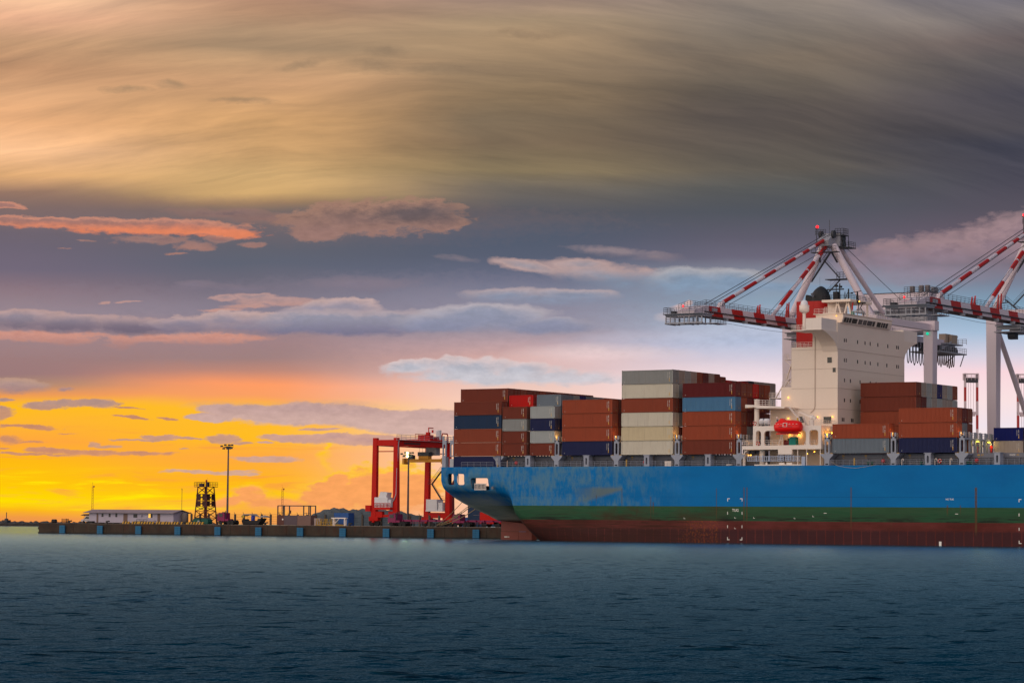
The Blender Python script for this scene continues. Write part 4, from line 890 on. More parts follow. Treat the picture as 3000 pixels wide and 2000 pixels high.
for k in range(1,18):
    dz=0 if k<8 else (-.45 if k==8 else (-1.05 if k<13 else -.75))
    if k==3: rowD[k]='beige'
    inner('hc',rowD[k],27.19,k,topD-HC+dz,f'in the top tier of the tall off-white bay, {nth(k)} row in')
    inner('hc',['grey','lgrey','brown','maroon'][k%4] if k>2 else ['lgrey','slate'][k-1],27.19,k,topD-2*HC+dz,f'in the fifth tier of the tall off-white bay, {nth(k)} row in')
for i in range(4): inner('hc',['maroon','lgrey','maroon','brown'][i],27.19,1,topD-(3+i)*HC,f'in the second row of the tall bay, tier {4-i}')
rE=[['maroon','brown','brown','red','brown','rust'],['sky','rust','maroon','maroon','brown','maroon'],['maroon','brown','maroon','maroon','maroon','brown'],['brown','brown','slate','maroon','brown','brown']]
for i,row in enumerate(rE):
    for k in range(1,6): inner('hc',row[k] if not(i==1 and k==0) else 'sky',41.69,k,ZB+(4-i)*HC,f'in the bay behind the white house, tier {["five","four","three","two"][i]}, {nth(k)} row in')
tI=[['brown','beige','lgrey','beige','royal','beige','lgrey','rust'],['brown','maroon','lgrey','beige','lgrey','beige','beige','lgrey'],['rust','brown','brown','brown','brown','brown','brown','brown'],['rust','brown','brown','brown','brown','brown','brown','brown'],['brown']*8]
for i,row in enumerate(tI):
    for k,c in enumerate(row):
        if i>2 and k: continue
        container('hc',c,75.69,.15+2.5*(5+k),ZB+(4-i)*HC,f"{CNAME[c]} container ahead of the white house, tier {['five','four','three','two','one'][i]}, {nth(k) if k else 'nearest'} row",False)
for i,row in enumerate([['maroon','brown'],['slate','brown'],['maroon','brown']]):
    for k,c in enumerate(row): container('hc',c,90.01,.15+2.5*(k+1),ZB+(2-i)*HC,f"{CNAME[c]} container behind the three-high stack at right, tier {['three','two','one'][i]}, {nth(k+1)} row",False)
container('tw','beige',104.4,.15+2.5*5,ZB,'beige twenty-foot container under the royal-blue one at the right edge')
container('tw','royal',104.4,.15+2.5*5,ZB+ST,'royal-blue twenty-foot container at the right edge beside the crane leg')
container('tw','black',111.2,.15+2.5*5,ZB+ST,'blue-black twenty-foot container cut by the right edge',False)
container('tw','grey',111.2,.15+2.5*5,ZB,'grey twenty-foot container cut by the right edge, lower tier',False)

def lifeboat():
    t=thing('lifeboat','red enclosed lifeboat hanging above the white boat deck','lifeboat',(66.35,-.75,23.1))
    st=[(-3.05,.25,.45,.35),(-2.8,.75,.85,.75),(-2.2,1.15,1.2,1.05),(-1.2,1.4,1.4,1.2),(0,1.45,1.4,1.25),(1.4,1.4,1.38,1.22),(2.3,1.2,1.25,1.1),(2.85,.85,.95,.9),(3.05,.35,.6,.5)]
    mb=MB(); n=16; vs=[]
    for x,hw,up,dn in st:
        for k in range(n):
            a=2*PI*k/n; y=hw*math.cos(a); z=math.sin(a); z=(up if z>0 else dn)*(abs(z)**.75)*(1 if z>0 else -1)
            vs.append((x,y*(.86 if z>0.6 else 1),z))
    fs=[(i*n+k,i*n+(k+1)%n,(i+1)*n+(k+1)%n,(i+1)*n+k) for i in range(len(st)-1) for k in range(n)]+[tuple(range(n))[::-1],tuple((len(st)-1)*n+k for k in range(n))]
    mb.add(vs,fs,True); rp=paint('lifeboat_red',(.78,.006,.004),.35,wear=.05,streak=False)
    mb.build('boat_hull',rp,t)
    c=MB(); c.prism([(-2.3,.8),(-1.35,1.75),(-1.0,1.72),(-.35,1.1),(-.4,.8)],'y',-.6,.6); c.build('cupola',rp,t)
    k=MB(); k.box(-2.6,2.7,-.12,.12,-1.42,-1.15); k.build('keel',rp,t)
    g=MB(); 
    for x0,x1 in ((-3,-1.2),(-1.2,1.4),(1.4,2.95)):
        y=lambda x: -interp([(a,b) for a,b,_,_ in st],x)-.02
        g.tube((x0,y(x0),.02),(x1,y(x1),.05),.05,6)
    g.build('fender_line',paint('line_dark',(.05,.03,.05),.6,wear=.1),t)
    s=MB()
    for x in (-2.3,-1.6,-.9,.95,1.7,2.4): s.box(x-.14,x+.14,-interp([(a,b) for a,b,_,_ in st],x)*.95-.03,-interp([(a,b) for a,b,_,_ in st],x)*.8,.55,.61)
    s.box(-.45,.45,-1.46,-1.3,.0,.08); s.box(-.45,.45,-1.42,-1.2,.72,.8); s.box(-.45,-.37,-1.46,-1.2,.08,.72); s.box(.37,.45,-1.46,-1.2,.08,.72); s.build('reflective_marks',SM['mk'],t)
    h=MB()
    for x in (-2.6,2.65): h.tube((x,.35,.7),(x,.35,2.0),.05,6); h.box(x-.12,x+.12,.2,.5,1.2,1.6)
    h.build('fall_hook',SM['dgrey'],t)
lifeboat()
def buoy(name,loc,label,rx=True):
    t=thing(name,label,'lifebuoy',loc,0,'lifebuoys hung on the ship')
    def ring(a0,a1):
        m=MB(); pts=[]
        for k in range(7):
            a=a0+(a1-a0)*k/6; pts.append((.33*math.cos(a),0,.33*math.sin(a)))
        m.path(pts,.11,8); return m
    r=MB(); w=MB()
    for k in range(4):
        q=ring(k*PI/2,k*PI/2+1.1); r.add(q.v,q.f,True); q=ring(k*PI/2+1.1,(k+1)*PI/2); w.add(q.v,q.f,True)
    r.build('red_segment',SM['redf'],t); w.build('white_segment',SM['white'],t)
buoy('lifebuoy',(59.25,-.12,19.95),'red and white lifebuoy in the narrow arch of the boat deck')
buoy('lifebuoy',(98.7,.02,16.25),'red and white lifebuoy on the deck rail below the navy container')
buoy('lifebuoy',(58.45,0,23.95),'red and white lifebuoy on the rail beside the white raft canister')
rf=MB(); rf.tube((59.3,1.0,24.35),(61.0,1.0,24.35),.62,14); rf.tube((59.05,1.0,24.35),(59.3,1.0,24.35),.45,14,.62); rf.tube((61.0,1.0,24.35),(61.25,1.0,24.35),.62,14,.45)
rt=thing('liferaft','white liferaft canister on a cradle aft of the red lifeboat','liferaft',(0,0,0)); rf.build('canister',paint('canister_white',(.72,.72,.76),.4,wear=.05),rt)
cr_=MB(); cr_.box(59.5,59.7,.4,1.6,23.42,23.9); cr_.box(60.6,60.8,.4,1.6,23.42,23.9); cr_.box(60.1,60.16,.36,1.64,23.7,24.98); cr_.build('cradle',SM['dgrey'],rt)
gb=thing('covered_crate','green tarpaulin covered crate under the red lifeboat','crate',(65.7,1.4,19.46)); q=MB(); q.prism([(0,0),(1.55,0),(1.5,1.55),(1.2,1.75),(.45,1.72),(.06,1.4)],'y',-.6,.6); q.build('tarpaulin',paint('tarp_green',(.0,.19,.15),.55,wear=.2),gb); q=MB(); q.box(.05,1.5,-.55,.55,-.02+.02,.1); q.build('pallet',SM['dgrey'],gb)
rdm=thing('winch','dark red winch drum under the red lifeboat','winch',(64.9,1.8,19.46)); q=MB(); q.tube((-.5,0,.55),(.5,0,.55),.5,14); q.box(-.6,-.5,-.5,.5,0,1.2); q.box(.5,.6,-.5,.5,0,1.2); q.build('drum',paint('winch_maroon',(.16,.02,.02),.5,wear=.3),rdm); q=MB(); q.box(-.3,.3,.5,1.1,0,1.5); q.build('motor',paint('winch_dark',(.06,.03,.03),.5,wear=.2),rdm)
# mooring lines
ml=paint('rope_tan',(.40,.27,.13),.85,wear=.2)
for i,(p,q,lab) in enumerate((((-15.6,6.0,8.9),(-52.4,48.2,2.95),'tan mooring line from the stern to the quay bollard, uppermost'),((-15.5,9.0,8.2),(-52.2,48.2,2.95),'tan mooring line from the stern to the quay bollard, middle pair upper'),((-13.2,7.0,8.4),(-52.0,48.1,2.95),'thick tan mooring line just below the middle one'),((-12.6,8.5,7.9),(-51.8,48.1,2.95),'thick tan mooring line lowest of the stern lines'))):
    m=MB(); P=Vector(p);Q=Vector(q); pts=[]
    for k in range(11):
        a=k/10; v=P.lerp(Q,a); v.z-=(.35+.15*i)*4*a*(1-a); pts.append(v)
    m.path(pts,.07 if i<2 else .09,6); o=m.build('mooring_line',ml); tag(o,lab,'rope','mooring lines at the stern')
# ------------------------------------------------------------------ ship-to-shore gantry cranes on the quay
def sts_crane(label, y=50.5):
    t=thing('gantry_crane',label,'crane',(0,0,0),0,'red and white ship-to-shore cranes')
    wh=paint('crane_white',(.66,.58,.63),.5,wear=.05,scale=.5,dirt=(.4,.34,.33)); rd=paint('crane_red',(.45,.012,.010),.45,wear=.15)
    gy=paint('crane_grey',(.33,.34,.38),.55,wear=.2); dk=paint('crane_dark',(.045,.05,.06),.6,wear=.2,streak=False)
    LA=80.5
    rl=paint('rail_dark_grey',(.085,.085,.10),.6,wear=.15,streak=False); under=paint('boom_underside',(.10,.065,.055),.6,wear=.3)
    def P(name,m,par,fn): b=MB(); fn(b); return b.build(name,m,par)
    # portal: four legs with bogies, sill and portal beams, side bracing
    for x in (-10,10):
        for yy in (y,LA):
            lg=P('leg',wh,t,lambda b: b.bar((x,yy,QZ+2.2),(x,yy,47.6),1.7,2.1,2.3,2.5,up=(0,1,0)))
            P('bogie',gy,lg,lambda b: [b.box(x-3.6,x+3.6,yy-.5,yy+.5,QZ+1.5,QZ+2.2)]+[b.tube((x+k,yy-.25,QZ+.45),(x+k,yy+.25,QZ+.45),.45,12) for k in (-3,-1.8,-.8,.8,1.8,3)]+[b.box(x+k-.9,x+k+.9,yy-.35,yy+.35,QZ+.6,QZ+1.5) for k in (-2.4,0,2.4)])
        P('diagonal_brace',wh,t,lambda b: b.tube((x-.2,y+1.3,46.6),(x-.2,LA-1.0,15.5),.55,12))
        P('knee_plate',wh,t,lambda b: b.prism([(y+1.0,47.4),(y+4.2,47.4),(y+4.0,46.0),(y+3.2,45.3),(y+2.4,43.6),(y+1.2,37)],'x',x-.5,x+.5))
        P('side_beam',wh,t,lambda b: b.box(x-.7,x+.7,y+.8,LA-.8,14.2,16.0)); P('side_beam',wh,t,lambda b: b.box(x-.6,x+.6,y+.8,LA-.8,47.7,49.2))
        P('portal_ladder',gy,t,lambda b: b.rail([(x-.98,y,10),(x-.98,y,10.01)],36,1,.05,40))
    for yy in (y,LA):
        P('sill_beam',wh,t,lambda b: b.box(-8.8,8.8,yy-.7,yy+.7,QZ+3.2,QZ+5))
        P('portal_beam',wh,t,lambda b: b.box(-11.2,11.6,yy-1.1,yy+1.1,47.75,50.0 if yy==LA else 49.2))
    P('landing_platform',rl,t,lambda b: (b.rail([(9,LA-1.2,50.0),(11.4,LA-1.2,50.0),(11.4,LA+1,50.0)],1.1,.6,.04)))
    # boom with slanted red and white bands, then the girder over the portal
    bm=MB(); W=1.9; z0,z1=45.35,47.35
    y0=-7.2; k=0; step=4.7; sl=.8
    while y0<42.5:
        bm.m=1 if k%2==0 else 0
        ye=min(y0+step,44.5)
        for zz0,zz1,off in ((z0+.8,z1,0),(z0,z0+.8,.45)):
            a=y0+off; b=ye+off
            fr=(z1-zz1)/(z1-z0); f2=(z1-zz0)/(z1-z0)
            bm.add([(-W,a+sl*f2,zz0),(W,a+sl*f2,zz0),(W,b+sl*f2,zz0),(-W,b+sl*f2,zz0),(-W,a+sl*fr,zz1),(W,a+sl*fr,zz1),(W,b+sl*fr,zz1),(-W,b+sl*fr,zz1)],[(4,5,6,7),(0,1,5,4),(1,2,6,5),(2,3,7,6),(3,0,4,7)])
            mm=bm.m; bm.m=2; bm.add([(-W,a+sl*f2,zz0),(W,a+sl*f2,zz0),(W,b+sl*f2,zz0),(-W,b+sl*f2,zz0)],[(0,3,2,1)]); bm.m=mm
        y0+=step; k+=1
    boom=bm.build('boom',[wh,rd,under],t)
    P('boom_nose',wh,boom,lambda b: b.prism([(-7.25,z0+.1),(-7.25+.05,z1),(-8.2,z1),(-13.2,46.05),(-13.2,44.9)],'x',-W,W))
    P('trolley_rail',dk,boom,lambda b: (b.box(W,W+.45,-9,44,z0+.68,z0+.84), b.box(-W-.45,-W,-9,44,z0+.68,z0+.84)))
    for yb in np.arange(0,40,8.2): P('rail_bracket',gy,boom,lambda b: b.box(W-.7,W+.2,yb,yb+.6,z0-.55,z0+.04))
    P('festoon_wire',dk,boom,lambda b: b.path([(W,-4,44.4),(W,15,44.0),(W,42,44.2)],.035,5))
    P('name_plate',gy,boom,lambda b: b.box(W+.002,W+.03,-5.9,-3.7,46.35,47.05))
    P('boom_rail',rl,boom,lambda b: (b.rail([(W-.1,-8,z1),(W-.1,40,z1)],1.15,1.9,.04), b.rail([(-W+.1,-8,z1),(-W+.1,40,z1)],1.15,1.9,.04), b.rail([(W-.1,-13,46.15),(W-.1,-8.2,z1)],1.2,1.2,.04), b.rail([(-W+.1,-13,46.15),(-W+.1,-8.2,z1)],1.2,1.2,.04)))
    for yb,h,xx in ((16.5,2.1,.6),(18.4,2.1,-.9),(29.5,3.6,.6),(31.5,3.6,-.9)): P('boom_horn',rd,boom,lambda b: b.prism([(yb-.45,z1),(yb+.5,z1),(yb+.3,z1+h*.5),(yb+.45,z1+h),(yb+.05,z1+h*.5)],'x',xx-.15,xx+.15))
    # nose platform, crossways at the boom tip
    def tip(b):
        b.prism([(-13.6,45.35),(-9.4,45.45),(-9.8,44.9),(-13.0,44.8)],'x',-4.6,4.0)
        b.prism([(-14.0,45.45),(-9.2,45.5),(-9.3,45.3),(-13.8,45.25)],'x',-4.8,4.2)
        for xx in (-4.4,-3.4,-.2,.9,2.6,3.8): b.box(xx-.1,xx+.1,-13.5,-13.3,43.4,44.8); b.box(xx-.1,xx+.1,-9.9,-9.7,43.4,44.8); b.box(xx-.15,xx+.15,-13.5,-9.6,43.35,43.5)
        b.box(-4.6,4.0,-13.6,-13.2,43.45,43.7); b.box(-4.6,5.4,-9.9,-9.5,43.45,43.7); b.box(3.6,5.6,-11.0,-6.5,43.45,43.62)
    tp=P('tip_platform',gy,boom,tip)
    P('tip_rail',rl,tp,lambda b: (b.rail([(-4.7,-13.8,45.45),(4.1,-13.8,45.45),(4.1,-9.4,45.5)],1.2,1.4,.045), b.rail([(-4.7,-13.8,45.45),(-4.7,-9.4,45.5)],1.2,1.4,.045), b.rail([(-4.4,-13.4,43.6),(3.8,-13.4,43.6)],.9,1.6,.045), b.rail([(4.2,-11,43.6),(5.5,-11,43.6),(5.5,-6.6,43.6)],1.0,1.0,.045)))
    P('tip_winch',dk,tp,lambda b: (b.box(-3.8,-2.9,-12.5,-11.6,45.5,46.1), b.box(-3,-2.2,-12,-11,45.5,45.9), b.tube((-.9,-12,46),(.9,-12,46),.42,10)))
    P('tip_cabinet',wh,tp,lambda b: b.box(-1.7,-.3,-11.5,-10.4,45.5,46.9))
    P('girder',wh,t,lambda b: (b.box(-W,-W+1.1,44.6,112,45.4,47.5), b.box(W-1.1,W,44.6,112,45.4,47.5), b.box(-W,W,44.6,46,45.4,47.3), b.box(-W,W,111,112,45.4,47.3)))
    P('girder_rail',rl,t,lambda b: (b.rail([(W,44,47.5),(W,80,47.5)],1.15,2,.045), b.rail([(W+5,60,49.4),(W+5,84,49.4)],1.15,2,.045)))
    # apex, A-frame and back stays
    ap=MB(); ap.prism([(47.2,65.2),(53.0,65.2),(52.4,68.0),(49.2,68.0),(46.8,66.4)],'x',-1.3,1.3); ap.box(-2.2,2.2,50.6,52.6,65.4,68.3); a=ap.build('apex_block',gy,t)
    for xx,yb,zz in ((1.5,49.0,67.9),(-1.5,49.0,67.9),(2.3,52.0,67.2),(2.3,52.2,65.9)): P('sheave',dk,a,lambda b: b.tube((xx-.3,yb,zz),(xx+.3,yb,zz),.85,14))
    P('apex_platform',dk,a,lambda b: (b.box(-2.6,3.6,46.2,47.8,63.6,63.8), b.rail([(-2.5,46.2,63.8),(3.5,46.2,63.8)],1.2,1,.05), b.box(1,4.2,50.8,54.6,65.0,65.2), b.rail([(1.2,50.9,65.2),(4.1,50.9,65.2),(4.1,54.5,65.2)],1.2,.8,.05), b.box(1.0,3.2,50.5,53,67.7,67.85), b.rail([(1.1,50.5,67.85),(3.1,50.5,67.85),(3.1,52.9,67.85)],1.4,.6,.06), b.rail([(-2,47.2,67.6),(.5,47.2,67.6)],1.2,.6,.05), b.bar((3.0,53.5,65.2),(3.1,53.0,67.8),.1), b.bar((1.2,53.5,65.2),(1.2,53.0,67.8),.1), b.bar((-1,47,63.7),(-2,49.6,61.8),.3), b.bar((2,47,63.7),(2,49.8,61.6),.3)))
    P('antenna',dk,a,lambda b: b.tube((0,50,68),(0,50,71.2),.05,5))
    lp=P('lamp_post',dk,a,lambda b: (b.tube((-2.4,48.6,66),(-2.4,48.6,69.4),.09,6), b.box(-2.7,-2.1,48.4,48.8,69.2,69.35)))
    P('aviation_lamp',lamp_mat('red_lamp',(1,.008,.012),3.0),lp,lambda b: b.ball((-2.25,48.6,69.65),.33,10))
    for x in (-10,10):
        P('a_frame_leg',wh,t,lambda b: b.tube((x,y,48.6),(x*.12,y-1,65.6),.78,14))
    for x in (-1.4,1.4):
        P('back_stay',wh,t,lambda b: b.tube((x,76.5,50.2),(x*.6,52.2,66.2),.55,12))
    P('stay_anchor',wh,t,lambda b: (b.bar((-1.4,76.5,47.4),(-1.4,76.5,50.4),.9), b.bar((1.4,76.5,47.4),(1.4,76.5,50.4),.9)))
    def stay(name,p,q,r,reds):
        b=MB(); P_=Vector(p);Q_=Vector(q); b.tube(P_,Q_,r,12); b.m=1
        for a0,a1 in reds: b.tube(P_.lerp(Q_,a0),P_.lerp(Q_,a1),r*1.22,12)
        return b.build(name,[wh,rd],t)
    P('stay_bracket',wh,boom,lambda b: b.prism([(.2,z1),(2.4,z1),(1.9,48.7),(1.0,48.7)],'x',-.5,.5))
    stay('fore_stay',(0,1.3,48.5),(0,48.6,66.9),.34,[(.02,.11),(.2,.31),(.39,.49),(.58,.68),(.755,.815),(.88,.97)])
    stay('inner_stay',(0,23.5,47.5),(0,48.4,65.2),.38,[(.14,.34),(.52,.63),(.65,.76),(.86,.99)])
    P('stay_rope',dk,t,lambda b: (b.tube((.9,-4.6,47.9),(.6,49,67.9),.07,5), b.tube((-.9,-4.2,47.9),(-.6,49,67.9),.07,5), b.tube((.9,3.2,48.4),(.6,48,64.6),.06,5), b.tube((.4,20.6,47.6),(.2,48,64.4),.045,5), b.tube((.4,26,47.6),(.2,48.5,63.8),.045,5), b.tube((.9,-1.0,47.6),(.5,48,66.6),.05,5)))
    P('back_rope',dk,t,lambda b: b.tube((2,54.5,65.2),(2,90,52.6),.06,5))
    # stairs beside the A-frame
    def stairs(b):
        for (p,q) in (((-5.6,52.5,57.6),(-1.4,53.5,64.4)),((-6.4,53,50.4),(-.4,56.5,58.3)),((-7.6,51.6,51.6),(-3.2,51.5,47.8)),((.6,54,58.4),(-2.6,52.6,62.6))):
            b.bar(p,q,.7,.1); b.bar(Vector(p)+Vector((0,-.35,.9)),Vector(q)+Vector((0,-.35,.9)),.06); b.bar(Vector(p)+Vector((0,-.35,.45)),Vector(q)+Vector((0,-.35,.45)),.05); b.bar(Vector(p)+Vector((0,-.35,.0)),Vector(q)+Vector((0,-.35,.0)),.22)
        b.box(-3.4,1.9,54.6,57.4,58.2,58.35); b.rail([(-.6,54.7,58.3),(1.8,54.7,58.3),(1.8,57.3,58.3)],1.5,.8,.06)
        b.box(-8.8,-6.8,50.8,51.8,50.9,51.05); b.rail([(-8.7,50.8,51),(-7.4,50.8,51)],1.8,.6,.06)
    P('stairway',dk,t,stairs)
    # trolley with cab under the inner boom
    P('trolley',gy,t,lambda b: (b.box(-2.8,2.8,34.5,43,44.55,44.8), b.box(-2.6,2.6,35,36,43.9,44.6), b.box(-2.6,2.6,41.5,42.5,43.9,44.6), b.box(-2.9,2.9,34.2,43.2,43.3,43.5), b.bar((2.7,35,43.4),(2.7,39,44.7),.14), b.bar((2.7,43,43.4),(2.7,39,44.7),.14), b.rail([(2.8,34.3,43.5),(2.8,43,43.5)],1.0,1.4,.05)))
    P('operator_cab',dk,t,lambda b: b.prism([(36.6,42.0),(38.0,42.0),(38.0,43.3),(36.2,43.3),(36.2,42.6)],'x',-.8,.8))
    # machinery house and back platform with festoon loops
    mh=P('machinery_house',wh,t,lambda b: b.box(-10,8.2,83.7,91,53.4,57.3))
    P('house_floor',gy,mh,lambda b: (b.box(-10.5,8.6,83.2,91.4,53.0,53.38), b.box(-9,7.4,84.5,90,47.5,53.0)))
    P('house_roof',dk,mh,lambda b: (b.box(-10.2,8.4,83.5,91.2,57.3,57.42)))
    P('house_trim',dk,mh,lambda b: b.box(-4.6,-.3,83.55,83.69,54.1,54.35))
    P('roof_rail',rl,mh,lambda b: b.rail([(2.0,83.8,57.42),(8.2,83.8,57.42),(8.2,90.8,57.42)],1.25,.9,.05))
    for xx,h in ((3.1,1.5),(5.4,1.6),(6.9,1.6)): P('roof_vent',paint('vent_tan',(.22,.19,.19),.6,wear=.2),mh,lambda b: b.box(xx,xx+.85,84.4,85.3,57.42,57.42+h))
    P('roof_vent',gy,mh,lambda b: b.box(7.2,7.8,87,89.5,57.42,58.7))
    bp=P('back_platform',gy,t,lambda b: (b.box(-3,4.5,98,113,44.2,44.5), b.box(-2.5,3.5,104,113,46.4,46.7), b.rail([(4.4,98,44.5),(4.4,113,44.5)],1.2,1.2,.05), b.rail([(-3,113,46.7),(4.4,113,46.7)],1.3,1.0,.06), b.bar((3,100,44.3),(3,111,48.5),.25), b.bar((-1,112,42),(2,112,44.3),.18), b.bar((3,112.5,41.5),(4,112.5,44.3),.18)))
    for xx,yb in ((-2,101),(0,103.5),(1.5,107),(-1,109.5),(2.2,110)): P('hoist_motor',dk,bp,lambda b: b.tube((xx,yb,44.9),(xx+1.2,yb,44.9),.5,10))
    for xx,yb in ((2.6,100),(2.9,104),(2.4,109)): P('motor_cabinet',dk,bp,lambda b: b.box(xx,xx+.9,yb,yb+1,44.5,45.9))
    P('motor_house',paint('motor_tan',(.35,.28,.22),.6,wear=.2),bp,lambda b: (b.box(.5,2.2,106,109,46.7,49.0), b.box(2.4,3.2,107.5,110.5,46.7,48.8)))
    def fest(b,ya,yb,n,dp,x):
        for k in range(n):
            a=ya+(yb-ya)*k/n; w=(yb-ya)/n*.8; d=dp*(.86+.2*random.random())
            pts=[(x,a,45.2),(x,a+w*.06,45.2-d*.55),(x,a+w*.2,45.2-d*.88),(x,a+w*.5,45.2-d),(x,a+w*.8,45.2-d*.88),(x,a+w*.94,45.2-d*.55),(x,a+w,45.2)]
            b.path(pts,.10,5); b.box(x-.2,x+.2,a-.25,a+.25,45.0,46.0)
    P('festoon_cable',dk,t,lambda b: fest(b,84,99,9,4.7,2.6))
    P('festoon_cable',paint('cable_brown',(.12,.07,.05),.7,wear=.1),t,lambda b: fest(b,100,113,11,4.0,1.4))
    gl=P('signal_lamp',lamp_mat('green_lamp',(.0,.6,.35),.9),t,lambda b: b.ball((10.0,LA-1.6,47.0),.35,8))
    P('red_beacon',lamp_mat('red_lamp',(1,.008,.012),3.0),tp,lambda b: b.ball((-1.0,-12.5,47.0),.2,8))
    for o in list(t.children_recursive):          # settle the top of the frame
        for v in o.data.vertices:
            if v.co.z>48: v.co.z-=.85*min(1,(v.co.z-48)/18)
    return t
c1=sts_crane('red and white striped quay crane behind the white ship house')
c1.location=(49.9,0,0)
c2=copy_tree(c1); c2.location=(98.1,0,0); c2['label']='red and white striped quay crane cut off by the right edge'
# ------------------------------------------------------------------ rubber-tyred gantry crane in the yard
def rtg():
    t=thing('yard_crane','tall red yard gantry crane on tyres left of the ship stern','yard crane',(-84.7,83.5,QZ))
    rd=paint('yard_crane_red',(.50,.008,.004),.5,wear=.08,spec=.15); wh=paint('power_pack_white',(.66,.66,.68),.5,wear=.15); dk=paint('crane_dark',(.045,.05,.06),.6); ye=paint('spreader_yellow',(.60,.26,.02),.5,wear=.3); gy=paint('crane_grey',(.33,.34,.38),.55)
    tyre=paint('tyre_black',(.018,.018,.02),.8,wear=.1,streak=False)
    def P(name,m,par,fn): b=MB(); fn(b); return b.build(name,m,par)
    H=21.6
    for yy in (-11.5,11.5):
        for sx in (-1,1):
            P('leg',rd,t,lambda b: b.bar((sx*3.35,yy,2.4),(sx*3.2,yy,H+.5 if yy<0 else H-.4),1.45,1.1,1.2,.9,up=(0,1,0)))
        P('sill_beam',rd,t,lambda b: (b.box(-2.6,2.6,yy-.5,yy+.5,2.2,3.6) if yy>0 else (b.box(-2.6,-.6,yy-.5,yy+.5,2.2,3.7),b.box(1.3,2.6,yy-.5,yy+.5,2.2,3.7),b.box(-.6,1.3,yy-.3,yy+.3,2.3,2.9))))
        P('top_tie',rd,t,lambda b: b.box(-3.2,3.2,yy-.4,yy+.4,H-1.45,H))
        P('cross_tube',rd,t,lambda b: b.tube((-3.2,yy,18.7),(3.2,yy,18.7),.12,8))
        for sx in (-1,1):
            w=P('wheel_yoke',rd,t,lambda b: (b.box(sx*3.3-1.4,sx*3.3+1.4,yy-.6,yy+.6,1.3,2.4), b.box(sx*3.3-.3,sx*3.3+.3,yy-.8,yy+.8,.9,1.5)))
            P('wheel',tyre,w,lambda b: (b.tube((sx*3.3-.75,yy-.35,.75),(sx*3.3-.75,yy+.35,.75),.75,16), b.tube((sx*3.3+.85,yy-.35,.75),(sx*3.3+.85,yy+.35,.75),.75,16)))
    for sx in (-1,1):
        g=P('main_girder',rd,t,lambda b: b.box(sx*3.0-.45,sx*3.0+.45,-12,12,H-1.5,H))
    P('name_board',paint('board_dark_red',(.10,.02,.02),.6),t,lambda b: b.box(3.46,3.49,-8.6,-1.5,H-1.05,H-.55))
    P('walkway_rail',gy,t,lambda b: (b.rail([(3.6,-12,H),(3.6,12,H)],1.3,2.0,.05), b.box(3.45,4.2,-12,12,H-.06,H+.02)))
    P('cable_pipe',gy,t,lambda b: b.path([(3.9,-11.2,H-.1),(3.9,-11.6,H-.6),(3.7,-11.9,14),(3.6,-12,8),(3.2,-12.2,6.8),(2.6,-12.2,6.0),(2.6,-12.2,5.0)],.13,6))
    tr=P('trolley',rd,t,lambda b: (b.box(-3.8,3.8,2.5,8.0,H+.1,H+.5), b.box(-.6,2.8,3.2,5.2,H+.5,H+1.7), b.box(1.5,2.4,3.6,4.4,H+1.7,H+2.4), b.box(3.2,3.5,2.6,7.8,H+.5,H+1.2)))
    P('hoist_drum',wh,tr,lambda b: b.tube((3.0,7.2,H+.5),(3.0,7.2,H+3.0),.72,16))
    P('lifting_frame',rd,tr,lambda b: (b.bar((2.4,3.6,H+1.7),(2.4,3.6,H+3.6),.18), b.bar((2.4,3.5,H+3.5),(2.4,5.6,H+3.5),.22), b.box(2.2,2.6,5.2,5.5,H+2.3,H+3.0), b.path([(3,8.6,H),(3,8.7,H+1.7),(3,9.0,H+2.2),(3,11,H+2.2),(3,11.3,H+1.8),(3,11.3,H)],.16,6), b.rail([(3.6,-4,H+.4),(3.6,2,H+.4)],1.3,1.5,.07)))
    sp=P('spreader',ye,t,lambda b: (b.box(-5.9,6.3,4.9,5.9,16.4,17.2), b.box(-6.2,-5.6,4.2,6.6,15.9,17.4), b.box(5.9,6.5,4.2,6.6,15.9,17.4), b.box(-1.4,1.6,4.6,6.2,17.2,18.0)))
    P('head_block',dk,sp,lambda b: (b.box(-1.6,1.8,4.5,6.3,18.0,19.0), b.box(-4.8,-3.4,4.8,6.0,17.2,18.2)))
    P('hoist_rope',dk,sp,lambda b: [b.tube((xx,yy,19),(xx,yy,H+.2),.04,4) for xx in (-1.2,1.4) for yy in (4.7,6.1)])
    P('operator_cab',paint('cab_grey',(.25,.25,.27),.4),t,lambda b: b.box(-.8,2.4,7.0,8.8,18.2,20.4))
    P('power_pack',wh,t,lambda b: (b.box(-2.4,1.6,-12.9,-10.3,4.7,7.2), b.box(1.6,2.5,-12.7,-10.5,4.7,6.6), b.prism([(-1.4,7.2),(1.0,7.2),(1.3,8.4),(-.8,8.6)],'y',-12.6,-10.6)))
    P('power_pack_skid',rd,t,lambda b: (b.box(-2.6,2.6,-13.1,-10.1,4.1,4.7), b.rail([(-2.5,-13.1,4.6),(2.6,-13.1,4.6)],1.1,1.0,.06)))
    P('fuel_box',rd,t,lambda b: b.box(-5.6,-4.0,-12.4,-11.2,3.7,5.2))
    P('electric_house',wh,t,lambda b: (b.box(-2.8,.6,10.2,13.0,4.2,7.0), b.box(.9,2.2,10.4,12.8,4.2,6.2), b.box(-2.9,2.4,10.1,13.1,3.9,4.2)))
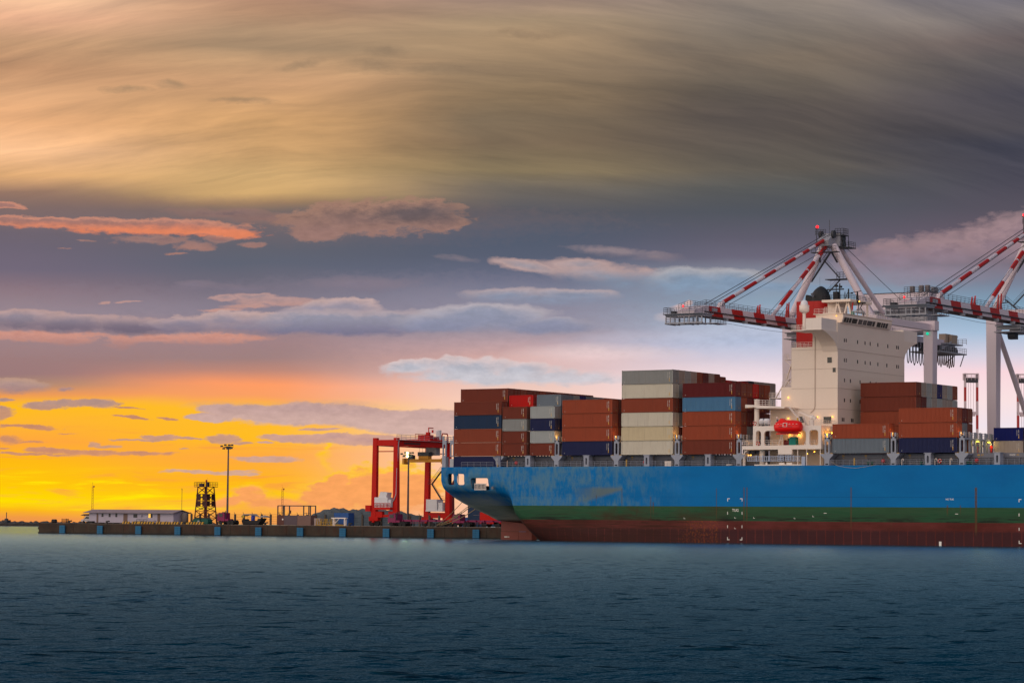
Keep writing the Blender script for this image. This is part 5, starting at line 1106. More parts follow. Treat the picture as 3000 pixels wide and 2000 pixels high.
    P('stairway',dk,t,lambda b: [ (b.bar(p,q,.7,.1), b.bar(Vector(p)+Vector((0,-.4,1.0)),Vector(q)+Vector((0,-.4,1.0)),.06), b.bar(Vector(p)+Vector((0,-.4,.5)),Vector(q)+Vector((0,-.4,.5)),.05)) for p,q in (((2.6,9.5,14.4),(-.4,9.5,11.0)),((-1.8,9.5,11.0),(-.4,9.5,11.0)),((-.6,9.5,11.0),(2.6,9.5,6.8)),((2.6,9.5,6.8),(3.4,9.5,6.8)))])
    return t
rtg()
def reach_stacker_mast():
    t=thing('pedestal_crane','dark red crane pedestal with a small platform behind the yard crane stairs','crane',(-84.5,101,QZ))
    rd=paint('pedestal_maroon',(.20,.02,.02),.5,wear=.2); b=MB(); b.tube((0,0,0),(0,0,10.2),.85,12,.65); b.build('column',rd,t)
    b=MB(); b.box(-.9,.9,-.8,.8,10.2,11.4); b.box(-1.2,1.2,-1,1,10.0,10.2); b.bar((.3,0,11.4),(1.4,0,13.0),.3); b.rail([(-1.2,-1,10.2),(1.2,-1,10.2)],1,.8,.05); b.build('slewing_head',rd,t)
reach_stacker_mast()
# ------------------------------------------------------------------ far-off cranes with raised booms
def far_crane(loc,label):
    t=thing('raised_boom_crane',label,'crane',loc,HEAD*1.0,'distant cranes with raised booms')
    wh=paint('far_white',(.62,.50,.52),.6,wear=.1); rd=paint('far_red',(.42,.03,.03),.5,wear=.1); dk=paint('far_dark',(.05,.05,.06),.6)
    H=81.0
    for sx in (-1,1):
        b=MB(); z=24; k=0
        while z<H-4: b.m=1 if k%2==0 and k>0 else 0; b.bar((sx*3.1,0,z),(sx*3.1-.0,0,z+7.2),1.0,2.2,up=(0,1,0)); z+=7.2; k+=1
        b.m=0; b.box(sx*3.1-.5,sx*3.1+.5,-1.1,1.1,z,H-1.5); b.build('boom_half',[wh,rd],t)
    def P(name,m,fn): b=MB(); fn(b); return b.build(name,m,t)
    P('tip_frame',wh,lambda b: (b.box(-4.2,3.8,-1.4,1.4,H,H+.5), b.box(-4.2,-3.8,-1,1,H-3,H), b.rail([(-4,-1.4,H-3),(3.8,-1.4,H-3)],3,2,.1)))
    P('tip_machinery',dk,lambda b: b.box(-2.9,3.4,-1.2,1.2,H-4.2,H-1.6))
    P('cross_beam',wh,lambda b: (b.box(-3.6,3.6,-1,1,60.5,61.8), b.box(-2,2,-.8,.8,59.5,60.5)))
    P('hoist_rope',paint('far_rope',(.45,.28,.30),.7),lambda b: [b.tube((xx,0,24),(xx,0,60),.10,4) for xx in (-1.2,-.1,.5)]+[b.tube((xx,0,61.8),(xx,0,H-4.2),.08,4) for xx in (-1.4,-.2,1.2)])
    P('portal',wh,lambda b: (b.box(-9,8,-2,2,22,24.2), b.rail([(-9,-2,24.2),(8,-2,24.2)],2.5,1.5,.15), [b.box(xx-.9,xx+.9,-1.2,1.2,0,22) for xx in (-8,7)], b.bar((-7,0,22),(3,0,34),.5), b.bar((7,0,22),(2,0,34),.5), b.bar((-3,0,5),(6,0,20),.6), b.bar((3,0,5),(-6,0,20),.4)))
    P('back_frame',wh,lambda b: (b.bar((4,6,0),(4,2,34),.7), b.bar((-4,6,0),(-4,2,34),.7), b.bar((-4,3,20),(4,4,30),.35), b.bar((4,3,20),(-4,4,30),.35)))
    return t
def at_px(x,dist):        # a point on the ground at a bearing given in chart units
    a=(x-1500)/8063.79; d=FWD+RIGHT*a; return (CAM.x+d.x*dist, CAM.y+d.y*dist, 2.4)
far_crane(at_px(2848,1420),'distant crane with raised red and white boom, left of the right quay crane leg')
far_crane(at_px(3003,1420),'distant crane with raised red and white boom at the right edge')
# ------------------------------------------------------------------ quay, its fittings and the things standing on it
def build_quay():
    m,t,b=material('quay_concrete')
    g=t.new('ShaderNodeTexCoord').outputs['Object']; X,Y,Z=t.sep(g)
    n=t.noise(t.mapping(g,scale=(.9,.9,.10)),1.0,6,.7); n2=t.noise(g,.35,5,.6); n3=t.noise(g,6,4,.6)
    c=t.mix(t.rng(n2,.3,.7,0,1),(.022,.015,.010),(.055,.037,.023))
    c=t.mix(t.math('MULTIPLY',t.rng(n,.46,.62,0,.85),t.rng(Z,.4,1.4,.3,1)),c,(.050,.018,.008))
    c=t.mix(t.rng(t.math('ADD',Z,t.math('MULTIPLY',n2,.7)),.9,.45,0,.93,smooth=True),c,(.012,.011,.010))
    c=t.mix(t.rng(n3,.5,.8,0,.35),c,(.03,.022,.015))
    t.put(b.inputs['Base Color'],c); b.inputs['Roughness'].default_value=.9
    md,t,b=material('quay_deck'); g=t.new('ShaderNodeTexCoord').outputs['Object']
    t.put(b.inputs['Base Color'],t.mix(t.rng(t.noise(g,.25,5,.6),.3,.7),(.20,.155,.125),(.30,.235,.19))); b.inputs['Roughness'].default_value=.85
    q=thing('quay','long rust-streaked concrete quay with blue fenders along its face','quay',(0,0,0))
    w=MB(); x=-178.2; k=0
    while x<330:
        x1=min(x+5.6+.5*random.random(),331); w.box(x,x1-.06,QY,QY+.7,-3,QZ-.02-.06*random.random()); x=x1
    w.box(-178.2,331,QY+.7,QY+1.0,-3,QZ-.12); w.box(-178.2,-177.6,QY+1.0,230,-3,QZ-.1)
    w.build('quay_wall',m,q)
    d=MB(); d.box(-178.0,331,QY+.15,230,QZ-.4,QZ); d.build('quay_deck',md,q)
    e=MB(); e.box(-178.9,-178.2,QY+.4,QY+1.6,1.0,1.6); e.box(-178.7,-178.2,QY+.2,QY+.8,-.3,.35); e.build('corner_fender',paint('rubber',(.03,.028,.026),.8),q)
    l=MB(); l.box(-100,331,QY+3.2,QY+3.35,QZ,QZ+.03); l.box(-100,331,80.4,80.6,QZ,QZ+.03); l.build('crane_rail',paint('rail_steel',(.12,.10,.09),.5),q)
    fb=paint('fender_blue',(.004,.12,.25),.5,wear=.3,dirt=(.02,.05,.07)); fk=paint('fender_mount',(.02,.02,.02),.8)
    proto=thing('quay_fender','blue panel fender on the quay wall','fender',(-169.6,QY,0),0,'blue fenders along the quay wall')
    for z0,z1 in ((.12,.62),(.66,1.16),(1.2,1.62),(1.66,2.1)):
        p=MB(); p.box(-.92,-.02,-.55,-.3,z0,z1); p.box(.02,.92,-.55,-.3,z0,z1); p.build('panel',fb,proto)
    p=MB(); p.box(-.7,.7,-.3,0,.2,2.0); p.build('mount',fk,proto)
    for i in range(1,12):
        c=copy_tree(proto); c.location=(-169.6+12.95*i,QY,0)
    by=paint('bollard_black',(.025,.022,.02),.6,wear=.2)
    bp=thing('mooring_bollard','black mooring bollard on the quay edge','bollard',(-155.4,QY+.75,QZ),0,'mooring bollards along the quay edge')
    b=MB(); b.lathe([(.42,0),(.42,.1),(.28,.18),(.26,.45),(.3,.52)],(0,0,0),12); b.build('post',by,bp)
    b=MB(); b.bar((-.15,0,.5),(.85,0,.62),.5,.34,.42,.3); b.build('horn',by,bp)
    for i in (-1,1,2,3,4): c=copy_tree(bp); c.location=(-155.4+25.85*i+(12.9 if i<0 else 0),QY+.75,QZ)
build_quay()

def P(name,m,par,fn): b=MB(); fn(b); return b.build(name,m,par)
_dk=paint('crane_dark',(.045,.05,.06),.6); _conc=paint('post_concrete',(.09,.075,.06),.85,wear=.3)
# white pier office
def office():
    t=thing('pier_office','long low white pier office with a pale gabled roof','building',(-166.2,52,QZ))
    wl=paint('office_white',(.40,.37,.46),.6,wear=.15); rf=paint('office_roof',(.26,.20,.21),.6,wear=.2); dg=paint('office_dark',(.03,.028,.03),.4); dn=paint('door_brown',(.16,.10,.08),.6)
    P('wall',wl,t,lambda b: (b.box(0,28.6,1,6.2,.25,2.95), b.prism([(1,2.95),(6.2,2.95),(3.6,3.45)],'x',0.01,28.59)))
    P('plinth',_dk,t,lambda b: [b.box(x,x+.5,1.1,6,0,.25) for x in np.arange(.2,28,2.6)])
    P('roof',rf,t,lambda b: b.prism([(-.1,2.72),(3.6,3.52),(7.3,2.72),(7.3,2.84),(3.6,3.66),(-.1,2.84)],'x',-1.2,29.4))
    P('corrugation',paint('sheet_grey',(.5,.5,.54),.5),t,lambda b: [b.box(-.03,0,y,y+.25,.3,2.9) for y in np.arange(1.1,6,.55)])
    for x0,x1,z0,z1 in ((4.3,4.95,1.75,2.6),(6.75,7.4,1.7,2.6),(9.05,9.7,1.7,2.65),(15.2,16.5,1.6,2.5),(21.0,21.6,1.6,2.6)):
        P('window',dg,t,lambda b: b.box(x0,x1,.96,1.0,z0,z1))
    P('lit_window',lamp_mat('sunset_through_window',(1,.55,.08),.8),t,lambda b: b.box(20.3,20.95,.96,1.0,1.6,2.6))
    for x0,x1 in ((2.6,3.2),(11.8,13.2),(23.3,24.2)): P('door',dn,t,lambda b: b.box(x0,x1,.95,1.0,.3,2.6))
    P('air_conditioner',wl,t,lambda b: b.box(17.6,18.2,.6,1.0,1.9,2.4))
    P('awning',rf,t,lambda b: b.prism([(-3.2,2.1),(-2.2,2.42),(0,2.5),(0,2.42),(-2.2,2.34),(-3.2,2.02)],'y',1.2,5.5))
    P('awning_post',_dk,t,lambda b: (b.tube((-2.1,1.4,0),(-2.1,1.4,2.3),.05,6), b.tube((-2.1,5,0),(-2.1,5,2.3),.05,6), b.box(-2.1,0,1.38,1.44,1.9,1.98), b.box(-2.1,0,1.38,1.44,.75,.82)))
    a=thing('water_tank','grey water tank at the end of the pier office','tank',(-136.3,56,QZ)); P('tank',paint('tank_grey',(.16,.13,.12),.6),a,lambda b: b.lathe([(.9,0),(.9,2.6),(.5,2.95),(.1,3.0)],(0,0,0),14)); P('ladder',_dk,a,lambda b: b.rail([(1.0,0,0),(1.0,0,.01)],2.6,1,.04,6))
    r=thing('bench','dark railing bench in front of the pier office','bench',(-148.5,51.3,QZ)); P('frame',_dk,r,lambda b: (b.rail([(0,0,0),(3.6,0,0)],1.15,1.2,.05), b.box(0,3.6,-.4,0,.45,.52)))
    r=thing('bicycle','dark bicycle leaning by the lit office window','bicycle',(-143.2,51.6,QZ)); P('wheel',_dk,r,lambda b: [b.path([(cx+.34*math.cos(a*.63),0,.34+.34*math.sin(a*.63)) for a in range(11)],.03,4) for cx in (0,1.05)]); P('frame',_dk,r,lambda b: [b.tube(p,q,.03,5) for p,q in (((0,0,.34),(.4,0,.85)),((.4,0,.85),(.95,0,.8)),((.4,0,.85),(.5,0,.34)),((.5,0,.34),(.95,0,.8)),((1.05,0,.34),(.92,0,1.0)),((.38,0,.85),(.35,0,.98)))])
office()
# masts
def mast(x,y,h,label,col,lat=False):
    t=thing('radio_mast',label,'mast',(x,y,QZ))
    m=paint('mast_'+col,(.40,.10,.03) if col=='rust' else (.10,.06,.05),.6)
    if lat:
        P('lattice',m,t,lambda b: [b.tube((sx*.3,0,0),(sx*.22,0,h),.05,5) for sx in (-1,1)]+[b.tube((-.3+.0*k,0,k*.7),(.28,0,k*.7+.7),.03,4) for k in range(int(h/.7))])
        P('antenna',m,t,lambda b: (b.tube((0,0,h),(-.2,0,h+1.0),.03,4), b.box(.15,.55,-.1,.1,h-.3,h+.1)))
    else:
        P('pole',m,t,lambda b: b.tube((0,0,0),(0,0,h),.06,5)); P('ring',m,t,lambda b: b.path([(.22*math.cos(a*.8),0,h+.2*math.sin(a*.8)) for a in range(9)],.03,4))
mast(-171.4,60,9.8,'thin orange radio mast behind the pier office','rust',True)
mast(-145,65,9.1,'thin pole mast with a ring top right of the pier office','dark')
mast(-119.7,75,9.4,'thin paired mast behind the open steel frame','rust',True)
# high light masts
def light_mast(x,y,h,label,lit):
    t=thing('light_mast',label,'light mast',(x,y,QZ),0,'tall floodlight masts'); m=paint('mast_steel',(.10,.08,.09),.5)
    P('pole',m,t,lambda b: b.tube((0,0,0),(0,0,h),.30,10,.17)); P('base',_conc,t,lambda b: b.box(-.7,.7,-.7,.7,0,1.2))
    hd=P('head_ring',_dk,t,lambda b: (b.lathe([(.5,h-.5),(.9,h-.3),(.9,h-.1),(.4,h)],(0,0,0),10), b.box(-1.6,1.6,-.08,.08,h-.25,h-.12), b.box(-.08,.08,-1.6,1.6,h-.25,h-.12)))
    for k,(dx,dz) in enumerate(((-1.7,.05),(-1.0,-.55),(-.5,.35),(.3,-.6),(.75,.3),(1.0,-.55),(1.7,.3),(1.5,-.45))):
        on = lit and k in (2,3)
        P('floodlight',_dk,hd,lambda b: b.prism([(dx-.3,h-.2+dz),(dx+.3,h-.2+dz),(dx+.2,h+.2+dz),(dx-.2,h+.2+dz)],'y',-.9,-.4))
        if on: P('lit_lens',lamp_mat('floodlight_lens',(.95,1.0,.35),5),hd,lambda b: b.ball((.35,-1.0,h+.05+(.2 if k==2 else -.65)),.32,10))
    if lit: glow('floodlight_glow',(.35,-1.6,h),(.95,1,.5),120,.5,t)
light_mast(-127.3,62,20.0,'tall dark floodlight mast beside the pink truck',False)
light_mast(-87.0,85,18.4,'tall floodlight mast with a lit lamp under the red yard crane',True)
# beacon tower
def tower():
    t=thing('beacon_tower','dark red steel lattice beacon tower with a railed top','tower',(-134.5,62,QZ)); m=paint('tower_red',(.085,.014,.010),.6,wear=.2); m2=paint('tower_panel',(.04,.008,.006),.6,wear=.1)
    b=MB(); w=lambda z: 2.05-.062*z; H=9.7
    for sx in (-1,1):
        for sy in (-1,1): b.bar((sx*w(0),sy*w(0),0),(sx*w(H),sy*w(H),H),.22)
    zs=[0,1.7,3.4,4.6,6.0,7.8,9.7]
    for za,zb in zip(zs[:-1],zs[1:]):
        for sy in (-1,1):
            b.bar((-w(za),sy*w(za),za),(w(zb),sy*w(zb),zb),.14); b.bar((w(za),sy*w(za),za),(-w(zb),sy*w(zb),zb),.14); b.bar((-w(zb),sy*w(zb),zb),(w(zb),sy*w(zb),zb),.14)
            b.bar((sy*w(za),-w(za),za),(sy*w(zb),w(zb),zb),.08)
    b.bar((0,0,0),(0,0,H),.14); b.build('lattice',m,t)
    for x0,x1 in ((-1.75,-.3),(.3,1.72)):
        for z0,z1 in ((4.7,6.05),(6.15,7.75)): P('day_panel',m2,t,lambda q: q.box(x0,x1,-1.72,-1.66,z0,z1)); P('day_panel',m2,t,lambda q: q.box(1.64,1.70,x0,x1,z0,z1))
    pf=P('platform',m,t,lambda q: (q.box(-2.3,2.3,-2,2,9.6,9.75), q.rail([(-2.25,-2,9.75),(2.25,-2,9.75),(2.25,2,9.75)],1.05,1.1,.05), q.rail([(-2.25,-2,9.75),(-2.25,2,9.75)],1.05,1.1,.05)))
    P('equipment_box',_dk,pf,lambda q: (q.box(-1.3,-.2,-1.2,-.4,9.75,10.5), q.box(1.35,2.0,-1.6,-1,9.75,10.9)))
    P('beacon',paint('beacon_red',(.35,.02,.01),.4),pf,lambda q: q.lathe([(.16,9.75),(.16,11.0),(.25,11.1),(.2,11.4),(.05,11.5)],(.1,0,0),10)); P('rod',_dk,pf,lambda q: q.tube((.5,0,9.75),(.5,0,12.0),.02,4))
tower()
# vehicles
def wheels(b,xs,y0,y1,r):
    for x in xs:
        for a,c in ((y0,y0+.35),(y1-.35,y1)): b.tube((x,a,r),(x,c,r),r,14)
MAG=paint('truck_magenta',(.20,.004,.065),.4,wear=.12); BLK=paint('tyre_black',(.018,.018,.02),.8,streak=False); GLS=SM['glass']
def truck(x,y,label,trailer=True,load=False):
    t=thing('terminal_truck',label,'truck',(x,y,QZ),0,'magenta terminal trucks')
    cab=P('cab',MAG,t,lambda b: (b.prism([(0,.9),(2.3,.9),(2.3,1.9),(2.25,3.0),(.35,3.0),(.12,2.1),(0,1.9)],'y',0,2.3), b.box(2.3,3.4,.1,2.2,.95,1.45)))
    P('windscreen',GLS,cab,lambda b: b.prism([(.10,2.12),(.30,2.92),(.27,2.93),(.07,2.13)],'y',.15,2.15)); P('side_window',GLS,cab,lambda b: b.box(.6,1.7,-.03,0.0,2.0,2.8))
    P('headlight',lamp_mat('amber_marker',(1,.5,.1),1.4 if trailer else .2),cab,lambda b: (b.box(-.05,0,.15,.45,.75,1.05), b.box(-.05,0,1.85,2.15,.75,1.05)))
    P('exhaust',_dk,cab,lambda b: b.tube((2.45,.3,1.4),(2.45,.3,3.5),.09,8)); P('roof_beacon',_dk,cab,lambda b: b.box(.8,1.6,.9,1.3,3.0,3.2))
    P('chassis',BLK,t,lambda b: (b.box(.1,5.4,.5,1.8,.55,.95), b.box(3.2,4.6,.2,2.1,.6,1.15), b.box(4.2,5.4,.6,1.7,.95,1.2)))
    P('wheel',BLK,t,lambda b: wheels(b,(1.0,3.6,4.7),0,2.3,.52))
    if trailer:
        r=thing('container_trailer','empty magenta container trailer coupled to a terminal truck','trailer',(x+4.2,y,QZ),0,'magenta container trailers')
        P('frame',MAG,r,lambda b: (b.box(0,12.2,.35,.65,1.2,1.62), b.box(0,12.2,1.65,1.95,1.2,1.62), [b.box(k,k+.25,0,2.3,1.25,1.6) for k in (0,2.4,4.8,7.2,9.6,11.9)]))
        P('side_guard',paint('guard_magenta',(.14,.02,.06),.5),r,lambda b: [b.box(2.4+.75*k,2.95+.75*k,-.02,.06,.75+.28*j,.88+.28*j) for k in range(6) for j in (0,1)]); P('landing_leg',BLK,r,lambda b: (b.box(2.2,2.4,.4,.6,.1,1.2), b.box(2.2,2.4,1.7,1.9,.1,1.2)))
        P('wheel',BLK,r,lambda b: wheels(b,(9.0,10.3,11.6),0,2.3,.5))
    return t
truck(-122.4,52,'magenta terminal truck without a trailer beside the floodlight mast',False)
truck(-72.9,57.5,'magenta terminal truck half hidden behind another near the yard crane leg',False)
truck(-70.2,53,'magenta terminal truck with an empty trailer in front of the yard crane')
truck(-51.4,53,'magenta terminal truck with an empty trailer below the ship stern')
def pickup(x,y):
    t=thing('pickup_truck','white pickup at the far left end of the quay','pickup',(x,y,QZ)); w=paint('pickup_white',(.5,.48,.5),.4); 
    P('body',w,t,lambda b: b.prism([(0,.45),(4.6,.45),(4.6,1.15),(3.0,1.15),(2.9,1.9),(1.6,1.9),(1.0,1.15),(0,1.0)],'y',0,1.7)); P('side_window',GLS,t,lambda b: b.prism([(1.25,1.2),(2.75,1.2),(2.7,1.75),(1.7,1.75)],'y',-.02,0)); P('wheel',BLK,t,lambda b: wheels(b,(.9,3.7),0,1.7,.36))
pickup(-172.6,57)
# dark flat bed boat-like skip, tarpaulin stall and crates
def misc():
    t=thing('scrap_skip','black open skip with raised ends on the quay','skip',(-116.2,54,QZ)); P('tub',BLK,t,lambda b: b.prism([(0,1.1),(.4,.25),(5.4,.25),(6.4,1.7),(5.2,1.55),(5.0,1.15),(.9,1.05),(.5,1.5)],'y',0,2.2)); P('runner',BLK,t,lambda b: (b.box(.4,5.4,.2,.4,0,.25), b.box(.4,5.4,1.8,2.0,0,.25)))
    t=thing('market_umbrella_tent','grey and yellow tarpaulin shelter behind the black skip','shelter',(-121.0,60,QZ)); P('canopy',paint('tarp_grey',(.30,.27,.26),.7),t,lambda b: b.prism([(-.2,2.2),(.6,2.75),(2.8,2.8),(3.8,2.15),(2.6,2.55),(.7,2.5)],'y',0,2.5)); P('side_sheet',paint('tarp_yellow',(.5,.36,.03),.6),t,lambda b: b.prism([(-.1,2.15),(.8,2.5),(.9,1.9),(.1,1.8)],'y',-.06,0)); P('pole',_dk,t,lambda b: [b.tube((xx,yy,0),(xx,yy,2.4),.05,5) for xx in (.1,3.4) for yy in (.1,2.4)])
    t=thing('blue_drum','blue plastic drum beside the tarpaulin shelter','drum',(-116.9,59.5,QZ)); P('drum',paint('drum_blue',(.01,.03,.30),.4),t,lambda b: b.lathe([(.5,0),(.52,.6),(.5,1.2),(.52,1.9),(.45,2.3)],(0,0,0),12)); P('lid',paint('lid_dark',(.02,.02,.08),.4),t,lambda b: b.lathe([(.46,2.3),(.4,2.38)],(0,0,0),12))
    t=thing('parasol','faded parasol right of the blue drum','parasol',(-113.6,60,QZ)); P('canopy',paint('tarp_grey',(.30,.27,.26),.7),t,lambda b: b.lathe([(1.7,1.9),(1.0,2.25),(.1,2.5)],(0,0,0),12)); P('pole',_dk,t,lambda b: b.tube((0,0,0),(0,0,2.5),.05,6))
    for i,(x,c,lab) in enumerate(((-131.3,'g','green skip bin left of the beacon tower foot'),(-128.7,'g','green skip bin right of the beacon tower foot'))):
        t=thing('skip_bin',lab,'bin',(x,53,QZ),0,'green skip bins'); P('tub',paint('bin_green',(.0,.075,.055),.5,wear=.25),t,lambda b: b.prism([(.15,.1),(2.3,.1),(2.5,.6),(2.4,1.25),(.2,1.35),(-.05,.7)],'y',0,1.8)); P('lid',paint('bin_lid',(.0,.05,.04),.5),t,lambda b: b.prism([(.2,1.35),(2.4,1.25),(1.8,1.6),(.6,1.62)],'y',.1,1.7))
    t=thing('paint_drum','pale drum between the green skip bins','drum',(-128.9,52.6,QZ)); P('drum',paint('drum_pale',(.35,.38,.40),.5),t,lambda b: b.lathe([(.3,0),(.3,.95),(.25,1.0)],(0,0,0),10)); P('lid',_dk,t,lambda b: b.lathe([(.25,1.0),(.2,1.05)],(0,0,0),10))
    yb=paint('barrier_yellow',(.55,.30,.02),.6,wear=.35); kb=paint('barrier_black',(.02,.02,.02),.7)
    proto=thing('road_barrier','yellow and black striped concrete barrier on the quay','barrier',(-151.9,49.6,QZ),0,'striped barriers along the quay')
    b=MB(); 
    for k in range(5):
        b.m=k%2; x0=k*.44; b.add([(x0,0,0),(x0+.44,0,0),(x0+.44+.22,.1,.62),(x0+.22,.1,.62),(x0,.5,0),(x0+.44,.5,0),(x0+.66,.4,.62),(x0+.22,.4,.62)],[(0,1,2,3),(7,6,5,4),(0,4,5,1),(1,5,6,2),(2,6,7,3),(3,7,4,0)])
    b.build('block',[yb,kb],proto); P('lifting_eye',kb,proto,lambda q: (q.box(.9,1.3,.2,.3,.62,.7)))
    for i in range(1,10): c=copy_tree(proto); c.location=(-151.9+2.72*i,49.6+(.5 if i%3==1 else 0),QZ)
    t=thing('container_frame_hut','low brown block of containers under an open steel frame','storage block',(-107.3,57,QZ))
    for x0,x1,c in ((0,2.2,(.10,.035,.028)),(2.25,6.4,(.09,.065,.08)),(6.45,10.6,(.17,.10,.085))): P('container_side',paint('hut_%d'%int(x0*10),c,.6,wear=.2),t,lambda b: b.box(x0,x1,0,2.4,.05,2.5))
    P('frame_post',_dk,t,lambda b: [b.box(x-.12,x+.12,y-.1,y+.1,2.5,4.8) for x in (.15,2.2,8.3,10.4) for y in (.15,2.25)]); P('frame_beam',_dk,t,lambda b: (b.box(.1,10.5,.05,.25,4.75,4.98), b.box(.1,10.5,2.15,2.35,4.75,4.98), b.box(.1,2.2,.1,.2,3.1,3.2), b.box(8.3,10.4,.1,.2,3.0,3.1)))
    P('hanging_sign',paint('hut_sign',(.08,.03,.02),.6),t,lambda b: b.box(3.85,4.5,-.05,0,2.9,3.75)); P('label_plate',SM['mk'],t,lambda b: b.box(1.65,2.05,-.04,-.01,1.3,1.65))
    t=thing('tipping_skip','bright blue tipping skip with sloped front left of the yard crane','skip',(-92.5,61,QZ)); P('tub',paint('skip_blue',(.01,.075,.27),.5,wear=.2),t,lambda b: b.prism([(1.6,.1),(4.4,.1),(4.5,3.2),(0,3.2),(0,2.3),(1.2,1.4)],'y',0,2.4)); P('frame',paint('skip_frame',(.01,.05,.2),.5),t,lambda b: (b.box(1.4,4.5,-.08,0,.4,.55), b.box(1.0,4.5,-.08,0,1.6,1.75)))
    t=thing('work_trestle','white steel trestle in front of the blue skip','trestle',(-87.3,53,QZ)); P('top',SM['white'],t,lambda b: b.box(0,4.4,0,.8,1.75,2.0)); [P('leg',SM['white'],t,lambda b: b.box(x,x+.22,y,y+.2,0,1.75)) for x in (.5,3.9) for y in (0,.6)]; P('brace',SM['white'],t,lambda b: b.bar((.6,.3,.3),(2.2,.3,1.7),.12))
    t=thing('steel_offcuts','heap of yellow steel frames beside the white trestle','steel frames',(-94.2,56,QZ)); P('frames',paint('offcut_yellow',(.42,.25,.03),.6,wear=.3),t,lambda b: [b.bar((k*.5,.4*(k%3),.0),(k*.5+.25*(-1)**k,.4*(k%3),1.7),.14) for k in range(11)]+[b.box(-.2,8.5,.3,.5,.0,.22), b.box(.2,5.2,.5,.7,.7,.85), b.bar((4.5,.2,.2),(8.4,.2,.1),.4)])
    t=thing('pallet_stack','pale stack of boards beside the yellow steel frames','boards',(-95.6,57,QZ)); P('boards',paint('board_pale',(.36,.28,.26),.7),t,lambda b: [b.box(0,2.0,0,1.2,.05+.3*k,.3+.3*k) for k in range(6)]); P('bearer',_dk,t,lambda b: b.box(.2,1.8,.2,1.0,0,.05))
    t=thing('yard_container','dark blue container block under the stern overhang','container',(-66.5,82,QZ)); 
    for k in (0,1): P('panel',paint('container_dark_slate_blue',PAL['dblue'],.55,wear=.3),t,lambda b: [b.box(.06+.3*j,.06+.3*j+.17,-.035,2.4,.12+2.9*k,2.8+2.9*k) for j in range(40)]+[b.box(0,12.1,0,2.4,.12+2.9*k,2.85+2.9*k)])
    P('frame',paint('container_dark_slate_blue',PAL['dblue'],.55),t,lambda b: (b.box(0,12.19,-.05,2.44,5.72,5.82), b.box(0,12.19,-.05,2.44,2.86,3.0), b.box(0,.15,-.05,2.44,0,5.72), b.box(12.04,12.19,-.05,2.44,0,5.72)))
    t=thing('yard_tractor','red yard loader half hidden by the ship stern','loader',(-50.8,64,QZ)); rr=paint('yard_crane_red',(.50,.008,.004),.5); P('body',rr,t,lambda b: b.prism([(0,.8),(6,.8),(6,1.8),(3.4,2.4),(1.2,3.6),(0,3.6)],'y',0,2.5)); P('cab',GLS,t,lambda b: b.box(1.4,2.6,.3,2.0,2.8,3.9)); P('boom',rr,t,lambda b: b.bar((.5,1.2,3.4),(8,1.2,1.8),.7)); P('wheel',BLK,t,lambda b: wheels(b,(1.2,4.8),0,2.5,.8))
    t=thing('blue_box','small blue container beyond the lit floodlight mast','container',(-86,108,QZ)); P('panel',paint('skip_blue',(.01,.075,.27),.5),t,lambda b: b.box(0,6,0,2.4,.1,2.5)); P('frame',_dk,t,lambda b: b.box(0,6,0,2.4,0,.1))
    t=thing('yard_bush','dark leafy bush beyond the yard crane','bush',(-81.5,118,QZ)); P('stem',_dk,t,lambda b: b.tube((0,0,0),(0,0,1.6),.12,6))
    def fol(b):
        for k in range(240):
            a=random.random()*2*PI; r=1.2*random.random()**.5; z=1.2+2.6*random.random(); r*=max(.25,1-abs(z-2.3)/2.2); s=.16+.12*random.random()
            p=Vector((r*math.cos(a),r*math.sin(a),z)); u=Vector((random.gauss(0,1),random.gauss(0,1),random.gauss(0,1))).normalized(); v=u.orthogonal().normalized()
            b.add([p-u*s-v*s*.6,p+u*s-v*s*.6,p+u*s+v*s*.6,p-u*s+v*s*.6],[(0,1,2,3)])
    P('foliage',paint('bush_green',(.03,.045,.03),.8),t,fol)
    # things at the seaward end
    for i,(x,lab) in enumerate(((-176.2,'black rubber tyre roll at the seaward end of the quay'),(-164.0,'small dark winch box below the office corner'))):
        t=thing('tyre_roll' if i==0 else 'winch_box',lab,'roll' if i==0 else 'box',(x,50,QZ)); P('drum',BLK,t,lambda b: b.tube((0,0,.5),(1.2,0,.5),.5,12) if i==0 else b.box(0,1.6,0,1,.05,.6)); P('core' if i==0 else 'base',_dk,t,lambda b: b.tube((-.05,0,.5),(1.25,0,.5),.2,8) if i==0 else b.box(0,1.6,0,1,0,.05))
    t=thing('barrier_crate','orange slatted crate near the end of the quay','crate',(-173.9,51,QZ)); P('slats',paint('crate_orange',(.45,.17,.02),.6),t,lambda b: [b.box(0,1.6,0,1,.1+.28*k,.3+.28*k) for k in range(4)]); P('post',_dk,t,lambda b: [b.box(x,x+.1,-.05,.05,0,1.2) for x in (0,1.5)])
misc()
# fence along the back of the quay: one thing, posts as parts
fe=thing('boundary_fence','chain-link fence with concrete posts behind the quay sheds','fence',(-150,75,QZ))
for i in range(28):
    x=i*2.95
    P('fence_post',_conc,fe,lambda b: (b.box(x-.22,x+.22,-.2,.2,0,2.75), b.bar((x,0,2.7),(x-.35,0,3.3),.08)))
P('wire',_dk,fe,lambda b: [b.tube((0,0,z),(27*2.95,0,z),.022,4) for z in (.5,1.0,1.5,2.0,2.4,2.8)]+[b.tube((k*.5,0,0.2),(k*.5,0,2.4),.012,3) for k in range(160)])
